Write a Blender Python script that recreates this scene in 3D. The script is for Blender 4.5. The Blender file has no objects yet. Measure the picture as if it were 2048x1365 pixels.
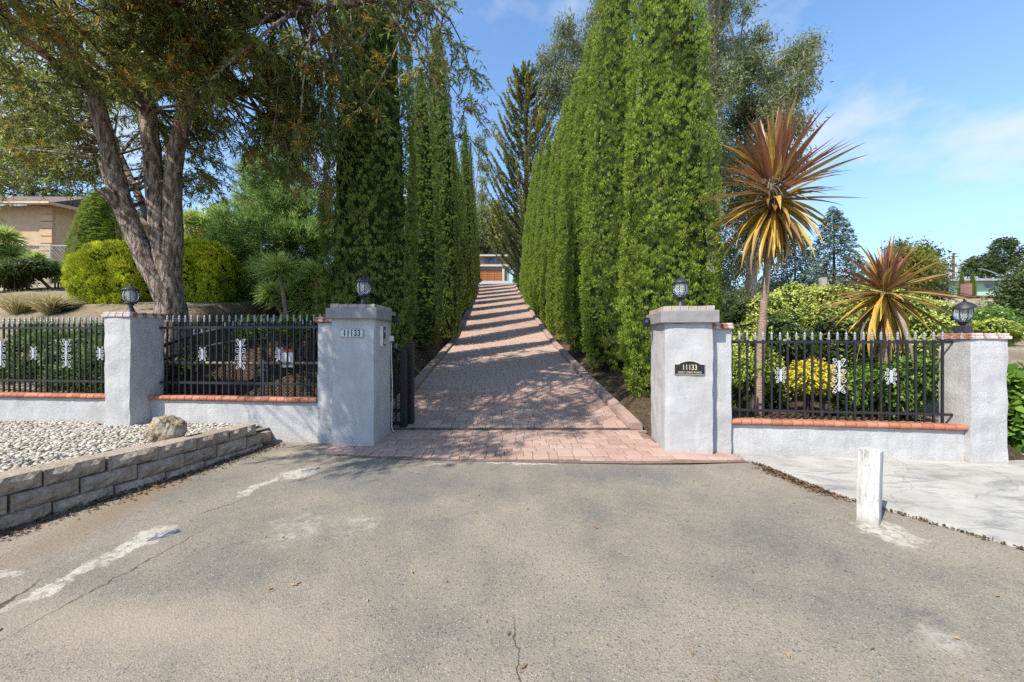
import bpy, bmesh, math, random
import numpy as np
from mathutils import Vector, Matrix, noise as mnoise

random.seed(7)
RNG = np.random.default_rng(7)
SC = bpy.context.scene
COL = SC.collection
PI = math.pi
R = math.radians

# ------------------------------------------------------------------ camera, sky, sun, exposure
CAM_H = 1.5
F = 760.0                       # focal length in photo pixels (2048 wide)
cam_d = bpy.data.cameras.new('camera')
cam_d.sensor_width = 36.0
cam_d.lens = F / 2048.0 * 36.0
cam_d.clip_start = 0.05
cam_d.clip_end = 2000
cam = bpy.data.objects.new('camera', cam_d)
COL.objects.link(cam)
cam.location = (0, 0, CAM_H)
cam.rotation_euler = (R(90), 0, 0)
SC.camera = cam

SUN_AZ, SUN_EL = R(47), R(48)          # light travels away and to the right
LDIR = Vector((math.sin(SUN_AZ) * math.cos(SUN_EL), math.cos(SUN_AZ) * math.cos(SUN_EL), -math.sin(SUN_EL)))
sun_d = bpy.data.lights.new('sun', 'SUN')
sun_d.energy = 3.9
sun_d.angle = R(0.53)
sun_d.color = (1.0, 0.945, 0.85)
sun = bpy.data.objects.new('sun', sun_d)
COL.objects.link(sun)
sun.rotation_euler = LDIR.to_track_quat('-Z', 'Y').to_euler()
sun.location = (-20, -20, 40)

W = bpy.data.worlds.new('World')
SC.world = W
W.use_nodes = True
wn = W.node_tree
wn.nodes.clear()
w_out = wn.nodes.new('ShaderNodeOutputWorld')
w_bg = wn.nodes.new('ShaderNodeBackground')
w_sky = wn.nodes.new('ShaderNodeTexSky')
w_sky.sky_type = 'NISHITA'
w_sky.sun_disc = False
w_sky.sun_elevation = SUN_EL
w_sky.sun_rotation = SUN_AZ + PI
w_sky.altitude = 200
w_sky.air_density = 1.0
w_sky.dust_density = 0.35
w_sky.ozone_density = 1.2
w_bg.inputs['Strength'].default_value = 0.15
# thin clouds: noise on the sky plane
w_tc = wn.nodes.new('ShaderNodeTexCoord')
w_sep = wn.nodes.new('ShaderNodeSeparateXYZ')
wn.links.new(w_tc.outputs['Generated'], w_sep.inputs[0])
def wmath(op, a, b=None, clamp=False):
    n = wn.nodes.new('ShaderNodeMath'); n.operation = op; n.use_clamp = clamp
    for i, v in enumerate((a, b)):
        if v is None: continue
        if isinstance(v, (int, float)): n.inputs[i].default_value = v
        else: wn.links.new(v, n.inputs[i])
    return n.outputs[0]
zc = wmath('ADD', wmath('MAXIMUM', w_sep.outputs[2], 0.0), 0.22)
cx = wmath('SUBTRACT', wmath('DIVIDE', w_sep.outputs[0], zc), 1.02)
cy = wmath('SUBTRACT', wmath('DIVIDE', w_sep.outputs[1], zc), .82)
w_comb = wn.nodes.new('ShaderNodeCombineXYZ')
wn.links.new(cx, w_comb.inputs[0]); wn.links.new(cy, w_comb.inputs[1])
w_comb.inputs[2].default_value = 11.5
w_noise = wn.nodes.new('ShaderNodeTexNoise')
w_noise.inputs['Scale'].default_value = 1.5
w_noise.inputs['Detail'].default_value = 8
w_noise.inputs['Roughness'].default_value = 0.55
wn.links.new(w_comb.outputs[0], w_noise.inputs['Vector'])
w_ramp = wn.nodes.new('ShaderNodeValToRGB')
w_ramp.color_ramp.elements[0].position = 0.52
w_ramp.color_ramp.elements[1].position = 0.68
wn.links.new(w_noise.outputs[0], w_ramp.inputs[0])
w_fac = wmath('MULTIPLY', w_ramp.outputs[0], 0.9)
w_mix = wn.nodes.new('ShaderNodeMix'); w_mix.data_type = 'RGBA'
w_tint = wn.nodes.new('ShaderNodeMix'); w_tint.data_type = 'RGBA'; w_tint.blend_type = 'MULTIPLY'
w_tint.inputs['Factor'].default_value = 1.0
wn.links.new(w_sky.outputs[0], w_tint.inputs['A']); w_tint.inputs['B'].default_value = (.83, 1.0, 1.10, 1)
# pale haze low over the horizon, all the way round
w_hz = wmath('MULTIPLY', wmath('POWER', wmath('SUBTRACT', 1.0, wmath('MAXIMUM', w_sep.outputs[2], 0.0)), 3.8), .97)
w_haze = wn.nodes.new('ShaderNodeMix'); w_haze.data_type = 'RGBA'
wn.links.new(w_hz, w_haze.inputs['Factor']); wn.links.new(w_tint.outputs['Result'], w_haze.inputs['A'])
w_haze.inputs['B'].default_value = (1.78, 2.32, 3.30, 1)
wn.links.new(w_fac, w_mix.inputs['Factor'])
wn.links.new(w_haze.outputs['Result'], w_mix.inputs['A'])
w_mix.inputs['B'].default_value = (3.0, 3.22, 3.6, 1)
wn.links.new(w_mix.outputs['Result'], w_bg.inputs['Color'])
wn.links.new(w_bg.outputs[0], w_out.inputs[0])

SC.view_settings.view_transform = 'Standard'
SC.view_settings.look = 'None'
SC.view_settings.gamma = 1.0
SC.view_settings.use_curve_mapping = False
SC.view_settings.exposure = 0.94
SC.render.engine = 'CYCLES'
SC.cycles.max_bounces = 8
SC.cycles.transparent_max_bounces = 12
SC.cycles.use_denoising = False

# ------------------------------------------------------------------ material helpers
class NT:
    def __init__(s, name):
        s.m = bpy.data.materials.new(name); s.m.use_nodes = True
        s.t = s.m.node_tree; s.t.nodes.clear()
        s.out = s.n('ShaderNodeOutputMaterial')
        s._obj = None
    def n(s, typ, **kw):
        n = s.t.nodes.new(typ)
        for k, v in kw.items(): setattr(n, k, v)
        return n
    def link(s, a, b): s.t.links.new(a, b)
    def set(s, inp, v):
        if isinstance(v, bpy.types.NodeSocket): s.link(v, inp)
        elif isinstance(v, (tuple, list)) and len(v) == 3 and inp.type == 'RGBA': inp.default_value = (*v, 1)
        else: inp.default_value = v
    def obj(s):
        if s._obj is None: s._obj = s.n('ShaderNodeTexCoord').outputs['Object']
        return s._obj
    def geo(s): return s.n('ShaderNodeNewGeometry').outputs['Position']
    def noise(s, scale, detail=4, rough=.55, vec=None, dist=0.0, color=False):
        n = s.n('ShaderNodeTexNoise')
        n.inputs['Scale'].default_value = scale; n.inputs['Detail'].default_value = detail
        n.inputs['Roughness'].default_value = rough; n.inputs['Distortion'].default_value = dist
        s.link(vec if vec is not None else s.obj(), n.inputs['Vector'])
        return n.outputs['Color' if color else 0]
    def voro(s, scale, vec=None, feature='F1', out='Distance', rnd=1.0):
        n = s.n('ShaderNodeTexVoronoi', feature=feature)
        n.inputs['Scale'].default_value = scale; n.inputs['Randomness'].default_value = rnd
        s.link(vec if vec is not None else s.obj(), n.inputs['Vector'])
        return n.outputs[out]
    def math(s, op, a, b=None, clamp=False):
        n = s.n('ShaderNodeMath', operation=op, use_clamp=clamp)
        s.set(n.inputs[0], a)
        if b is not None: s.set(n.inputs[1], b)
        return n.outputs[0]
    def vmath(s, op, a, b=None, out=0):
        n = s.n('ShaderNodeVectorMath', operation=op)
        s.set(n.inputs[0], a)
        if b is not None: s.set(n.inputs[1], b)
        return n.outputs[out]
    def ramp(s, fac, stops, interp='LINEAR'):
        n = s.n('ShaderNodeValToRGB'); cr = n.color_ramp; cr.interpolation = interp
        while len(cr.elements) < len(stops): cr.elements.new(0.5)
        for e, (p, c) in zip(cr.elements, stops):
            e.position = p
            e.color = (*c, 1) if isinstance(c, (tuple, list)) else (c, c, c, 1)
        s.link(fac, n.inputs[0])
        return n.outputs[0]
    def mix(s, fac, a, b, blend='MIX'):
        n = s.n('ShaderNodeMix', data_type='RGBA', blend_type=blend)
        s.set(n.inputs['Factor'], fac); s.set(n.inputs['A'], a); s.set(n.inputs['B'], b)
        return n.outputs['Result']
    def scalevec(s, vec, sc):
        n = s.n('ShaderNodeMapping'); n.inputs['Scale'].default_value = sc
        s.link(vec, n.inputs['Vector']); return n.outputs[0]
    def bump(s, h, strength=.4, dist=.01, normal=None):
        n = s.n('ShaderNodeBump'); n.inputs['Strength'].default_value = strength
        n.inputs['Distance'].default_value = dist; s.link(h, n.inputs['Height'])
        if normal is not None: s.link(normal, n.inputs['Normal'])
        return n.outputs[0]
    def bsdf(s, color, rough=.8, normal=None, metal=0.0, spec=.3, **kw):
        b = s.n('ShaderNodeBsdfPrincipled')
        s.set(b.inputs['Base Color'], color); s.set(b.inputs['Roughness'], rough)
        s.set(b.inputs['Metallic'], metal); s.set(b.inputs['Specular IOR Level'], spec)
        if normal is not None: s.link(normal, b.inputs['Normal'])
        for k, v in kw.items(): s.set(b.inputs[k], v)
        s.link(b.outputs[0], s.out.inputs[0])
        return b
    def orand(s): return s.n('ShaderNodeObjectInfo').outputs['Random']
    def attr(s, name): 
        n = s.n('ShaderNodeAttribute'); n.attribute_name = name; return n.outputs['Fac']

def simple_mat(name, col, rough=.6, metal=0, spec=.3, var=.15, nscale=20, bump=0.0):
    t = NT(name)
    nz = t.noise(nscale, 5)
    c2 = tuple(max(0, c * (1 - var * 1.6)) for c in col); c3 = tuple(min(1, c * (1 + var)) for c in col)
    c = t.ramp(nz, [(.3, c2), (.7, c3)])
    t.bsdf(c, rough, t.bump(t.noise(nscale * 3, 4), bump, .005) if bump else None, metal, spec)
    return t.m

def foliage_mat(name, dark, mid, light, transl=.35, rough=.55, spec=.25, hue=None, tcol=None):
    """per-leaf tint attribute + a little large scale variation + light passing through the leaf"""
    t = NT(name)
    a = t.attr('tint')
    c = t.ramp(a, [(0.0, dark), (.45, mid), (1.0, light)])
    if hue:
        nz = t.ramp(t.noise(1.3, 3), [(.45, 0.0), (.65, 1.0)])
        c = t.mix(t.math('MULTIPLY', nz, hue[1]), c, hue[0])
    p = t.n('ShaderNodeBsdfPrincipled')
    t.set(p.inputs['Base Color'], c); p.inputs['Roughness'].default_value = rough
    p.inputs['Specular IOR Level'].default_value = spec
    tr = t.n('ShaderNodeBsdfTranslucent')
    tc = t.mix(.5, c, tcol or tuple(min(1, v * 1.5) for v in light))
    t.link(tc, tr.inputs[0])
    mx = t.n('ShaderNodeMixShader'); mx.inputs[0].default_value = transl
    t.link(p.outputs[0], mx.inputs[1]); t.link(tr.outputs[0], mx.inputs[2])
    t.link(mx.outputs[0], t.out.inputs[0])
    return t.m

M = {}
def build_materials():
    # painted stucco, trowelled
    for key, col, tr, b in (('stucco', (.505, .492, .485), 24, .42), ('stucco_smooth', (.475, .463, .457), 20, .2)):
        t = NT(key)
        p = t.obj()
        v = t.vmath('ADD', p, t.vmath('MULTIPLY', t.noise(5, 3, color=True), (.25, .25, .25)))
        n1 = t.noise(tr, 6, .6, vec=t.scalevec(v, (1, 1, 1.7)))
        ridg = t.ramp(n1, [(.38, 0.0), (.5, 1.0), (.56, .35), (.7, .8)])
        n2 = t.noise(90, 4, .6)
        h = t.math('ADD', t.math('MULTIPLY', ridg, .8), t.math('MULTIPLY', n2, .10))
        dirt = t.ramp(t.noise(2.2, 6, .6), [(.35, tuple(c * .80 for c in col)), (.65, col)])
        st = t.ramp(t.noise(6, 7, .7, vec=t.scalevec(p, (1.5, 1.5, .25))), [(.48, 0.0), (.78, .6)])
        c = t.mix(st, dirt, (.30, .285, .27))
        spz = t.n('ShaderNodeSeparateXYZ'); t.link(p, spz.inputs[0])
        base = t.math('MULTIPLY', t.ramp(t.math('ADD', spz.outputs[2], t.math('MULTIPLY', n1, .12)), [(.08, 1.0), (.30, 0.0)]), .6)
        c = t.mix(base, c, (.36, .30, .23))
        ck = t.voro(1.6, vec=t.vmath('ADD', p, t.vmath('MULTIPLY', t.noise(3, 5, color=True), (.35, .35, .35))), feature='DISTANCE_TO_EDGE')
        c = t.mix(t.ramp(ck, [(0.0, .5), (.005, 0.0)]), c, (.22, .21, .20))
        t.bsdf(c, .85, t.bump(h, b, .012), spec=.2)
        M[key] = t.m
    M['slab_paint'] = simple_mat('slab_paint', (.255, .24, .225), .75, var=.1, nscale=9, bump=.15)
    # bricks and tiles
    def brick(name, c1, c2, white=0.0):
        t = NT(name)
        r = t.orand()
        c = t.ramp(r, [(0, c1), (.5, tuple((a + b) / 2 for a, b in zip(c1, c2))), (1, c2)])
        nz = t.noise(14, 6, .65)
        c = t.mix(t.ramp(nz, [(.45, 0.0), (.7, .5)]), c, tuple(x * .55 for x in c1))
        if white:
            w = t.noise(9, 5, .6)
            c = t.mix(t.math('MULTIPLY', t.ramp(w, [(.47, 0.0), (.53, 1.0)]), white), c, (.55, .52, .5))
        t.bsdf(c, .85, t.bump(t.noise(60, 5, .6), .5, .006), spec=.2)
        M[name] = t.m
    brick('terracotta', (.34, .125, .07), (.47, .205, .125))
    brick('cap_brick', (.27, .20, .15), (.42, .33, .26), .35)
    brick('old_tile', (.30, .125, .08), (.40, .19, .13), .75)
    brick('block', (.215, .18, .15), (.30, .26, .22))
    # block face gets coarse rock relief
    t = NT('block_face')
    r = t.orand()
    c = t.ramp(r, [(0, (.37, .285, .21)), (1, (.50, .40, .31))])
    n1 = t.noise(22, 7, .68)
    c = t.mix(t.ramp(n1, [(.4, 0.0), (.65, .6)]), c, (.11, .09, .075))
    c = t.mix(t.ramp(t.noise(70, 4), [(.55, 0.0), (.75, .5)]), c, (.40, .35, .30))
    t.bsdf(c, .95, t.bump(t.noise(40, 7, .7), .9, .02), spec=.15)
    M['block_face'] = t.m
    # stamped paving bricks
    t = NT('paver')
    wp = t.geo()
    r = t.orand()
    n0 = t.noise(1.1, 5, .6, vec=wp)
    c = t.ramp(r, [(0, (.31, .19, .148)), (.5, (.375, .242, .19)), (1, (.43, .295, .235))])
    c = t.mix(t.ramp(n0, [(.4, 0.0), (.68, .6)]), c, (.44, .33, .265))
    c = t.mix(t.ramp(t.noise(28, 6, .7, vec=wp), [(.5, 0.0), (.72, .4)]), c, (.24, .16, .14))
    t.bsdf(c, .85, t.bump(t.noise(55, 5, .6, vec=wp), .5, .006), spec=.25)
    M['paver'] = t.m
    # the same paving as a continuous sheet further up (pieces below a few pixels)
    t = NT('paving_far')
    wp = t.geo()
    bt = t.n('ShaderNodeTexBrick')
    bt.inputs['Scale'].default_value = 1.0
    bt.inputs['Brick Width'].default_value = .205; bt.inputs['Row Height'].default_value = .19
    bt.inputs['Mortar Size'].default_value = .008
    bt.inputs['Color1'].default_value = (.32, .20, .155, 1); bt.inputs['Color2'].default_value = (.40, .265, .21, 1)
    bt.inputs['Mortar'].default_value = (.20, .13, .11, 1)
    mp = t.n('ShaderNodeMapping'); t.link(wp, mp.inputs[0]); t.link(mp.outputs[0], bt.inputs['Vector'])
    n0 = t.noise(.9, 5, .6, vec=wp)
    c = t.mix(t.ramp(n0, [(.4, 0.0), (.68, .6)]), bt.outputs[0], (.43, .325, .26))
    t.bsdf(c, .88, t.bump(bt.outputs['Fac'], -.4, .006), spec=.2)
    M['paving_far'] = t.m
    M['paving_joint'] = simple_mat('paving_joint', (.19, .125, .095), .95, var=.25, nscale=12)
    t = NT('curb')
    wp = t.geo()
    c = t.ramp(t.noise(3, 6, .65, vec=wp), [(.3, (.27, .175, .14)), (.7, (.39, .28, .23))])
    c = t.mix(t.ramp(t.noise(35, 5, .7, vec=wp), [(.5, 0.0), (.75, .4)]), c, (.22, .16, .14))
    t.bsdf(c, .9, t.bump(t.noise(30, 5, vec=wp), .4, .01), spec=.2)
    M['curb'] = t.m
    # asphalt
    t = NT('asphalt')
    p = t.geo()
    big = t.noise(.55, 5, .6, vec=p)
    mid = t.noise(2.3, 6, .65, vec=p)
    def ell0(cx, cy, rx, ry, ang):
        q = t.vmath('ADD', t.vmath('SUBTRACT', p, (cx, cy, 0)), t.vmath('MULTIPLY', t.vmath('SUBTRACT', t.noise(1.4, 5, .65, vec=p, color=True), (.5, .5, .5)), (1.6, 1.2, 0)))
        mp = t.n('ShaderNodeMapping', vector_type='TEXTURE')
        mp.inputs['Rotation'].default_value = (0, 0, ang); mp.inputs['Scale'].default_value = (rx, ry, 1e3)
        t.link(q, mp.inputs[0])
        return t.ramp(t.vmath('LENGTH', mp.outputs[0], out=1), [(.35, 1.0), (1.0, 0.0)])
    dust = t.ramp(t.math('ADD', t.math('MULTIPLY', big, .62), t.math('MULTIPLY', mid, .38)), [(.34, 0.0), (.58, 1.0)])
    c = t.mix(dust, (.14, .13, .115), (.272, .23, .173))
    wear = t.math('MAXIMUM', ell0(-1.4, 4.1, 1.5, .65, -.1), ell0(1.3, 4.35, 1.3, .4, .1))
    c = t.mix(t.math('MULTIPLY', wear, .6), c, (.135, .13, .125))
    v1 = t.voro(120, vec=p, out='Color'); v1d = t.voro(120, vec=p)
    v2 = t.voro(42, vec=p, out='Color'); v2d = t.voro(42, vec=p)
    sepa = t.n('ShaderNodeSeparateColor'); t.link(v1, sepa.inputs[0])
    sepb = t.n('ShaderNodeSeparateColor'); t.link(v2, sepb.inputs[0])
    stone = t.math('MULTIPLY', t.ramp(v1d, [(.3, 1.0), (.48, 0.0)]), t.ramp(sepa.outputs[0], [(.32, 0.0), (.40, 1.0)]))
    stcol = t.ramp(sepa.outputs[1], [(0, (.045, .05, .056)), (.5, (.11, .115, .118)), (.8, (.27, .24, .20)), (1, (.46, .43, .37))])
    c = t.mix(t.math('MULTIPLY', stone, .85), c, stcol)
    fine = t.noise(210, 4, .7, vec=p)
    c = t.mix(.45, c, t.ramp(fine, [(.3, (.35, .35, .36)), (.7, (1.6, 1.55, 1.5))]), 'MULTIPLY')
    stone2 = t.math('MULTIPLY', t.ramp(v2d, [(.22, 1.0), (.38, 0.0)]), t.ramp(sepb.outputs[0], [(.58, 0.0), (.64, 1.0)]))
    c = t.mix(t.math('MULTIPLY', stone2, .58), c, t.ramp(sepb.outputs[1], [(0, (.04, .047, .056)), (.8, (.10, .105, .11)), (1, (.27, .25, .22))]))
    dk = t.ramp(t.noise(3.1, 7, .7, vec=p, dist=.4), [(.60, 0.0), (.74, .75)])
    c = t.mix(dk, c, (.10, .105, .115))
    warp = t.vmath('MULTIPLY', t.vmath('SUBTRACT', t.noise(5, 6, .7, vec=p, color=True), (.5, .5, .5)), (.42, .42, 0))
    pw = t.vmath('ADD', p, warp)
    def ell(cx, cy, rx, ry, ang, soft=.25, vec=None):
        q = t.vmath('SUBTRACT', vec if vec is not None else pw, (cx, cy, 0))
        mp = t.n('ShaderNodeMapping', vector_type='TEXTURE')
        mp.inputs['Rotation'].default_value = (0, 0, ang); mp.inputs['Scale'].default_value = (rx, ry, 1e3)
        t.link(q, mp.inputs[0])
        return t.ramp(t.vmath('LENGTH', mp.outputs[0], out=1), [(1 - soft, 1.0), (1.0, 0.0)])
    grain = t.ramp(t.noise(18, 7, .75, vec=p), [(.40, .1), (.54, 1.0)])
    white = [ell(-2.78, 2.82, .13, .30, .1), ell(-2.82, 2.36, .07, .25, .12), ell(-2.42, 4.3, .21, .20, .4),
             ell(-2.62, 3.9, .06, .3, -.1), ell(3.02, 3.05, .2, .26, -.6), ell(-3.25, 2.45, .12, .05, .3),
             ell(.1, 4.66, .55, .05, -.03), ell(-.9, 4.62, .12, .04, 0)]
    acc = white[0]
    for w_ in white[1:]: acc = t.math('MAXIMUM', acc, w_)
    c = t.mix(t.math('MULTIPLY', acc, grain), c, (.43, .39, .33))
    faint = t.math('MAXIMUM', ell(-1.72, 3.05, .3, .36, .3, .6), t.math('MAXIMUM', ell(2.2, 1.95, .2, .12, .5, .7), ell(-1.25, 3.1, .22, .25, 0, .7)))
    c = t.mix(t.math('MULTIPLY', t.math('MULTIPLY', faint, grain), t.ramp(t.noise(8, 6, .7, vec=p), [(.42, 0.0), (.58, .75)])), c, (.38, .34, .29))
    dirt = t.math('MAXIMUM', ell(-3.55, 3.55, .28, 1.5, .2, .8), ell(3.1, 4.05, .14, .75, .1, .8))
    c = t.mix(t.math('MULTIPLY', dirt, .75), c, (.20, .145, .095))
    tanm = t.math('MAXIMUM', ell(-1.9, 2.0, 1.5, .28, -.1, .8), ell(-2.6, 5.05, .9, .22, 0, .7))
    c = t.mix(t.math('MULTIPLY', tanm, .55), c, (.345, .285, .205))
    pc = t.vmath('ADD', p, t.vmath('MULTIPLY', t.vmath('SUBTRACT', t.noise(9, 5, .6, vec=p, color=True), (.5, .5, .5)), (.12, .12, 0)))
    crk = ell(.035, 1.72, .007, .42, .06, .4, pc)
    for a_ in (ell(-2.85, 2.0, .016, .5, .25, .4, pc), ell(-2.5, 2.5, .008, .8, -.1, .5, pc), ell(-2.62, 3.45, .008, .3, -.5, .4, pc)):
        crk = t.math('MAXIMUM', crk, a_)
    c = t.mix(t.math('MULTIPLY', crk, .85), c, (.055, .045, .035))
    hgt = t.math('ADD', t.math('MULTIPLY', v1d, -1.0), t.math('ADD', t.math('MULTIPLY', v2d, -.6), t.math('MULTIPLY', crk, -2.0)))
    t.bsdf(c, .88, t.bump(hgt, .4, .006), spec=.25)
    M['asphalt'] = t.m
    # old concrete apron on the right
    t = NT('concrete')
    p = t.geo()
    c = t.ramp(t.noise(1.3, 7, .65, vec=p), [(.3, (.29, .27, .24)), (.55, (.40, .38, .34)), (.75, (.47, .45, .41))])
    c = t.mix(t.ramp(t.noise(3.2, 8, .72, vec=t.scalevec(p, (.55, 1.6, 1)), dist=.6), [(.50, 0.0), (.62, .7)]), c, (.17, .168, .165))
    ck = t.voro(1.1, vec=t.vmath('ADD', p, t.vmath('MULTIPLY', t.noise(4, 5, color=True, vec=p), (.25, .25, 0))), feature='DISTANCE_TO_EDGE')
    c = t.mix(t.ramp(ck, [(0.0, .6), (.006, 0.0)]), c, (.08, .07, .06))
    c = t.mix(t.ramp(t.noise(60, 4, .7, vec=p), [(.5, 0.0), (.75, .35)]), c, (.22, .20, .18))
    t.bsdf(c, .9, t.bump(t.noise(25, 6, .65, vec=p), .4, .01), spec=.2)
    M['concrete'] = t.m
    # earth
    t = NT('earth')
    p = t.geo()
    c = t.ramp(t.noise(.35, 6, .65, vec=p), [(.3, (.19, .145, .095)), (.55, (.33, .265, .18)), (.75, (.43, .36, .255))])
    c = t.mix(t.ramp(t.noise(9, 7, .7, vec=p), [(.45, 0.0), (.7, .7)]), c, (.13, .095, .06))
    c = t.mix(t.ramp(t.noise(45, 4, .7, vec=p), [(.52, 0.0), (.72, .6)]), c, (.46, .38, .28))
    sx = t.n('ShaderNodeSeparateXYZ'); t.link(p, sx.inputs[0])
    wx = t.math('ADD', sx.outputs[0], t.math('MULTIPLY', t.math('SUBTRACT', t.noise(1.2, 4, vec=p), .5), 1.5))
    mulch_shade = t.ramp(t.noise(16, 7, .7, vec=p), [(.3, (.035, .024, .016)), (.55, (.095, .064, .04)), (.72, (.20, .145, .092))])  # brown mulch, its colour deepened to stand for shade behind the gate
    mulch_shade = t.mix(t.ramp(t.noise(60, 4, .7, vec=p), [(.58, 0.0), (.7, .8)]), mulch_shade, (.36, .28, .19))
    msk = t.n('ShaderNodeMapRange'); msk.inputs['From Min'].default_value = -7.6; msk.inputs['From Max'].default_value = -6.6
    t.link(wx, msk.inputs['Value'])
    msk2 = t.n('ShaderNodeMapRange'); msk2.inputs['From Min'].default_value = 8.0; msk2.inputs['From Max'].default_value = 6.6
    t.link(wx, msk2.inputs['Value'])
    c = t.mix(t.math('MULTIPLY', msk.outputs[0], msk2.outputs[0]), c, mulch_shade)
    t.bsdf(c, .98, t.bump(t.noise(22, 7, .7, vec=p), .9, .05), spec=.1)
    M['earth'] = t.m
    t = NT('grass_ground')
    p = t.geo()
    c = t.ramp(t.noise(.8, 6, .65, vec=p), [(.3, (.11, .11, .045)), (.55, (.22, .19, .09)), (.75, (.32, .26, .14))])
    t.bsdf(c, .98, t.bump(t.noise(30, 7, .7, vec=p), .9, .04), spec=.1)
    M['grass_ground'] = t.m
    # pebbles
    t = NT('pebble')
    a = t.attr('tint')
    c = t.ramp(a, [(0, (.16, .12, .08)), (.25, (.32, .265, .195)), (.6, (.45, .40, .325)), (1, (.58, .55, .49))])
    c = t.mix(t.ramp(t.noise(40, 5), [(.5, 0.0), (.75, .35)]), c, (.28, .24, .19))
    t.bsdf(c, .8, t.bump(t.noise(90, 4), .3, .004), spec=.25)
    M['pebble'] = t.m
    M['gravel_bed'] = simple_mat('gravel_bed', (.24, .205, .16), .95, var=.4, nscale=30, bump=.5)
    t = NT('rock')
    c = t.ramp(t.noise(9, 7, .68), [(.3, (.14, .10, .06)), (.5, (.36, .28, .185)), (.7, (.52, .45, .35))])
    t.bsdf(c, .95, t.bump(t.noise(20, 8, .7), .9, .03), spec=.15)
    M['rock'] = t.m
    # metals
    M['black_iron'] = simple_mat('black_iron', (.018, .018, .02), .45, 0, .45, .25, 25, .1)
    M['silver_tip'] = simple_mat('silver_tip', (.28, .29, .31), .45, .2, .5, .15, 60)
    M['white_scroll'] = simple_mat('white_scroll', (.46, .46, .485), .5, .0, .45, .12, 50)
    M['galvanised'] = simple_mat('galvanised', (.42, .43, .44), .5, .6, .5, .2, 30)
    M['tan_pipe'] = simple_mat('tan_pipe', (.30, .245, .17), .7, .1, .3, .3, 12)
    M['lamp_metal'] = simple_mat('lamp_metal', (.028, .03, .036), .5, .0, .5, .3, 30, .1)
    M['plastic_black'] = simple_mat('plastic_black', (.012, .012, .014), .35, 0, .5, .2, 20)
    M['plastic_white'] = simple_mat('plastic_white', (.68, .67, .63), .5, 0, .4, .08, 20)
    M['grey_box'] = simple_mat('grey_box', (.36, .38, .41), .55, 0, .4, .1, 20)
    M['sign_black'] = simple_mat('sign_black', (.014, .017, .022), .4, 0, .45, .2, 20)
    M['gold'] = simple_mat('gold', (.62, .52, .33), .45, .2, .5, .1, 30)
    M['plaque'] = simple_mat('plaque', (.60, .575, .56), .5, 0, .4, .12, 25)
    M['plaque_edge'] = simple_mat('plaque_edge', (.40, .34, .30), .6, 0, .3, .12, 25)
    M['numeral'] = simple_mat('numeral', (.03, .025, .025), .5)
    M['rust_red'] = simple_mat('rust_red', (.42, .12, .06), .8, 0, .2, .35, 20)
    t = NT('white_post')
    p = t.obj()
    sv = t.scalevec(p, (1, 1, .12))
    c = t.ramp(t.noise(26, 6, .65, vec=sv), [(.3, (.33, .315, .29)), (.5, (.47, .455, .43)), (.7, (.53, .52, .50))])
    c = t.mix(t.ramp(t.noise(34, 6, .7, vec=t.scalevec(p, (1, 1, .4))), [(.56, 0.0), (.64, .8)]), c, (.25, .215, .17))
    sp = t.n('ShaderNodeSeparateXYZ'); t.link(p, sp.inputs[0])
    c = t.mix(t.ramp(t.math('ADD', sp.outputs[2], t.math('MULTIPLY', t.noise(14, 5), .12)), [(.07, .8), (.19, 0.0)]), c, (.26, .205, .15))
    t.bsdf(c, .75, t.bump(t.noise(30, 6, .65, vec=sv), .8, .012), spec=.25)
    M['white_post'] = t.m
    M['track'] = simple_mat('track', (.16, .12, .095), .7, .3, .3, .3, 14)
    t = NT('lamp_glass')
    t.bsdf((.85, .87, .88), .08, None, 0, .6, **{'Transmission Weight': .85, 'IOR': 1.25})
    M['lamp_glass'] = t.m
    M['bulb'] = simple_mat('bulb', (.75, .74, .70), .3, 0, .5, .05)
    t = NT('window_glass')
    t.bsdf((.05, .09, .15), .06, None, 0, .9)
    M['window_glass'] = t.m
    # bark
    def bark(name, c1, c2, c3, zs=.13, sc=9):
        t = NT(name)
        p = t.obj()
        v = t.vmath('ADD', p, t.vmath('MULTIPLY', t.noise(3, 3, color=True), (.12, .12, .12)))
        sv = t.scalevec(v, (1, 1, zs))
        n1 = t.noise(sc * 1.9, 6, .62, vec=sv)
        rid = t.ramp(n1, [(.30, 0.0), (.47, .55), (.53, .9), (.68, 1.0)])
        n2 = t.noise(sc * 5, 6, .7, vec=t.scalevec(v, (1, 1, .45)))
        h = t.math('ADD', rid, t.math('MULTIPLY', n2, .55))
        c = t.ramp(t.math('MULTIPLY', h, .64), [(.22, c1), (.55, c2), (.92, c3)])
        t.bsdf(c, .95, t.bump(h, .9, .035), spec=.1)
        M[name] = t.m
    bark('bark', (.055, .04, .031), (.24, .175, .135), (.45, .365, .30), .16, 12)
    bark('bark_pale', (.16, .12, .09), (.34, .28, .22), (.48, .42, .35))
    bark('bark_dark', (.025, .018, .014), (.075, .055, .042), (.15, .115, .09))
    t = NT('cordyline_bark')
    c = t.ramp(t.noise(26, 6, .65, vec=t.scalevec(t.obj(), (.5, .5, 3))), [(.3, (.16, .105, .065)), (.6, (.36, .26, .185)), (.8, (.48, .38, .29))])
    t.bsdf(c, .95, t.bump(t.noise(26, 6, .65, vec=t.scalevec(t.obj(), (.5, .5, 3))), .9, .02), spec=.1)
    M['cordyline_bark'] = t.m
    # foliage
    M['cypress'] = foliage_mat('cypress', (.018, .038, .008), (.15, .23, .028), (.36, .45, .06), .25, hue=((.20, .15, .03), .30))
    M['cypress_shade'] = foliage_mat('cypress_shade', (.02, .04, .010), (.12, .18, .032), (.28, .35, .07), .28, hue=((.20, .14, .035), .35))
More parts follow.
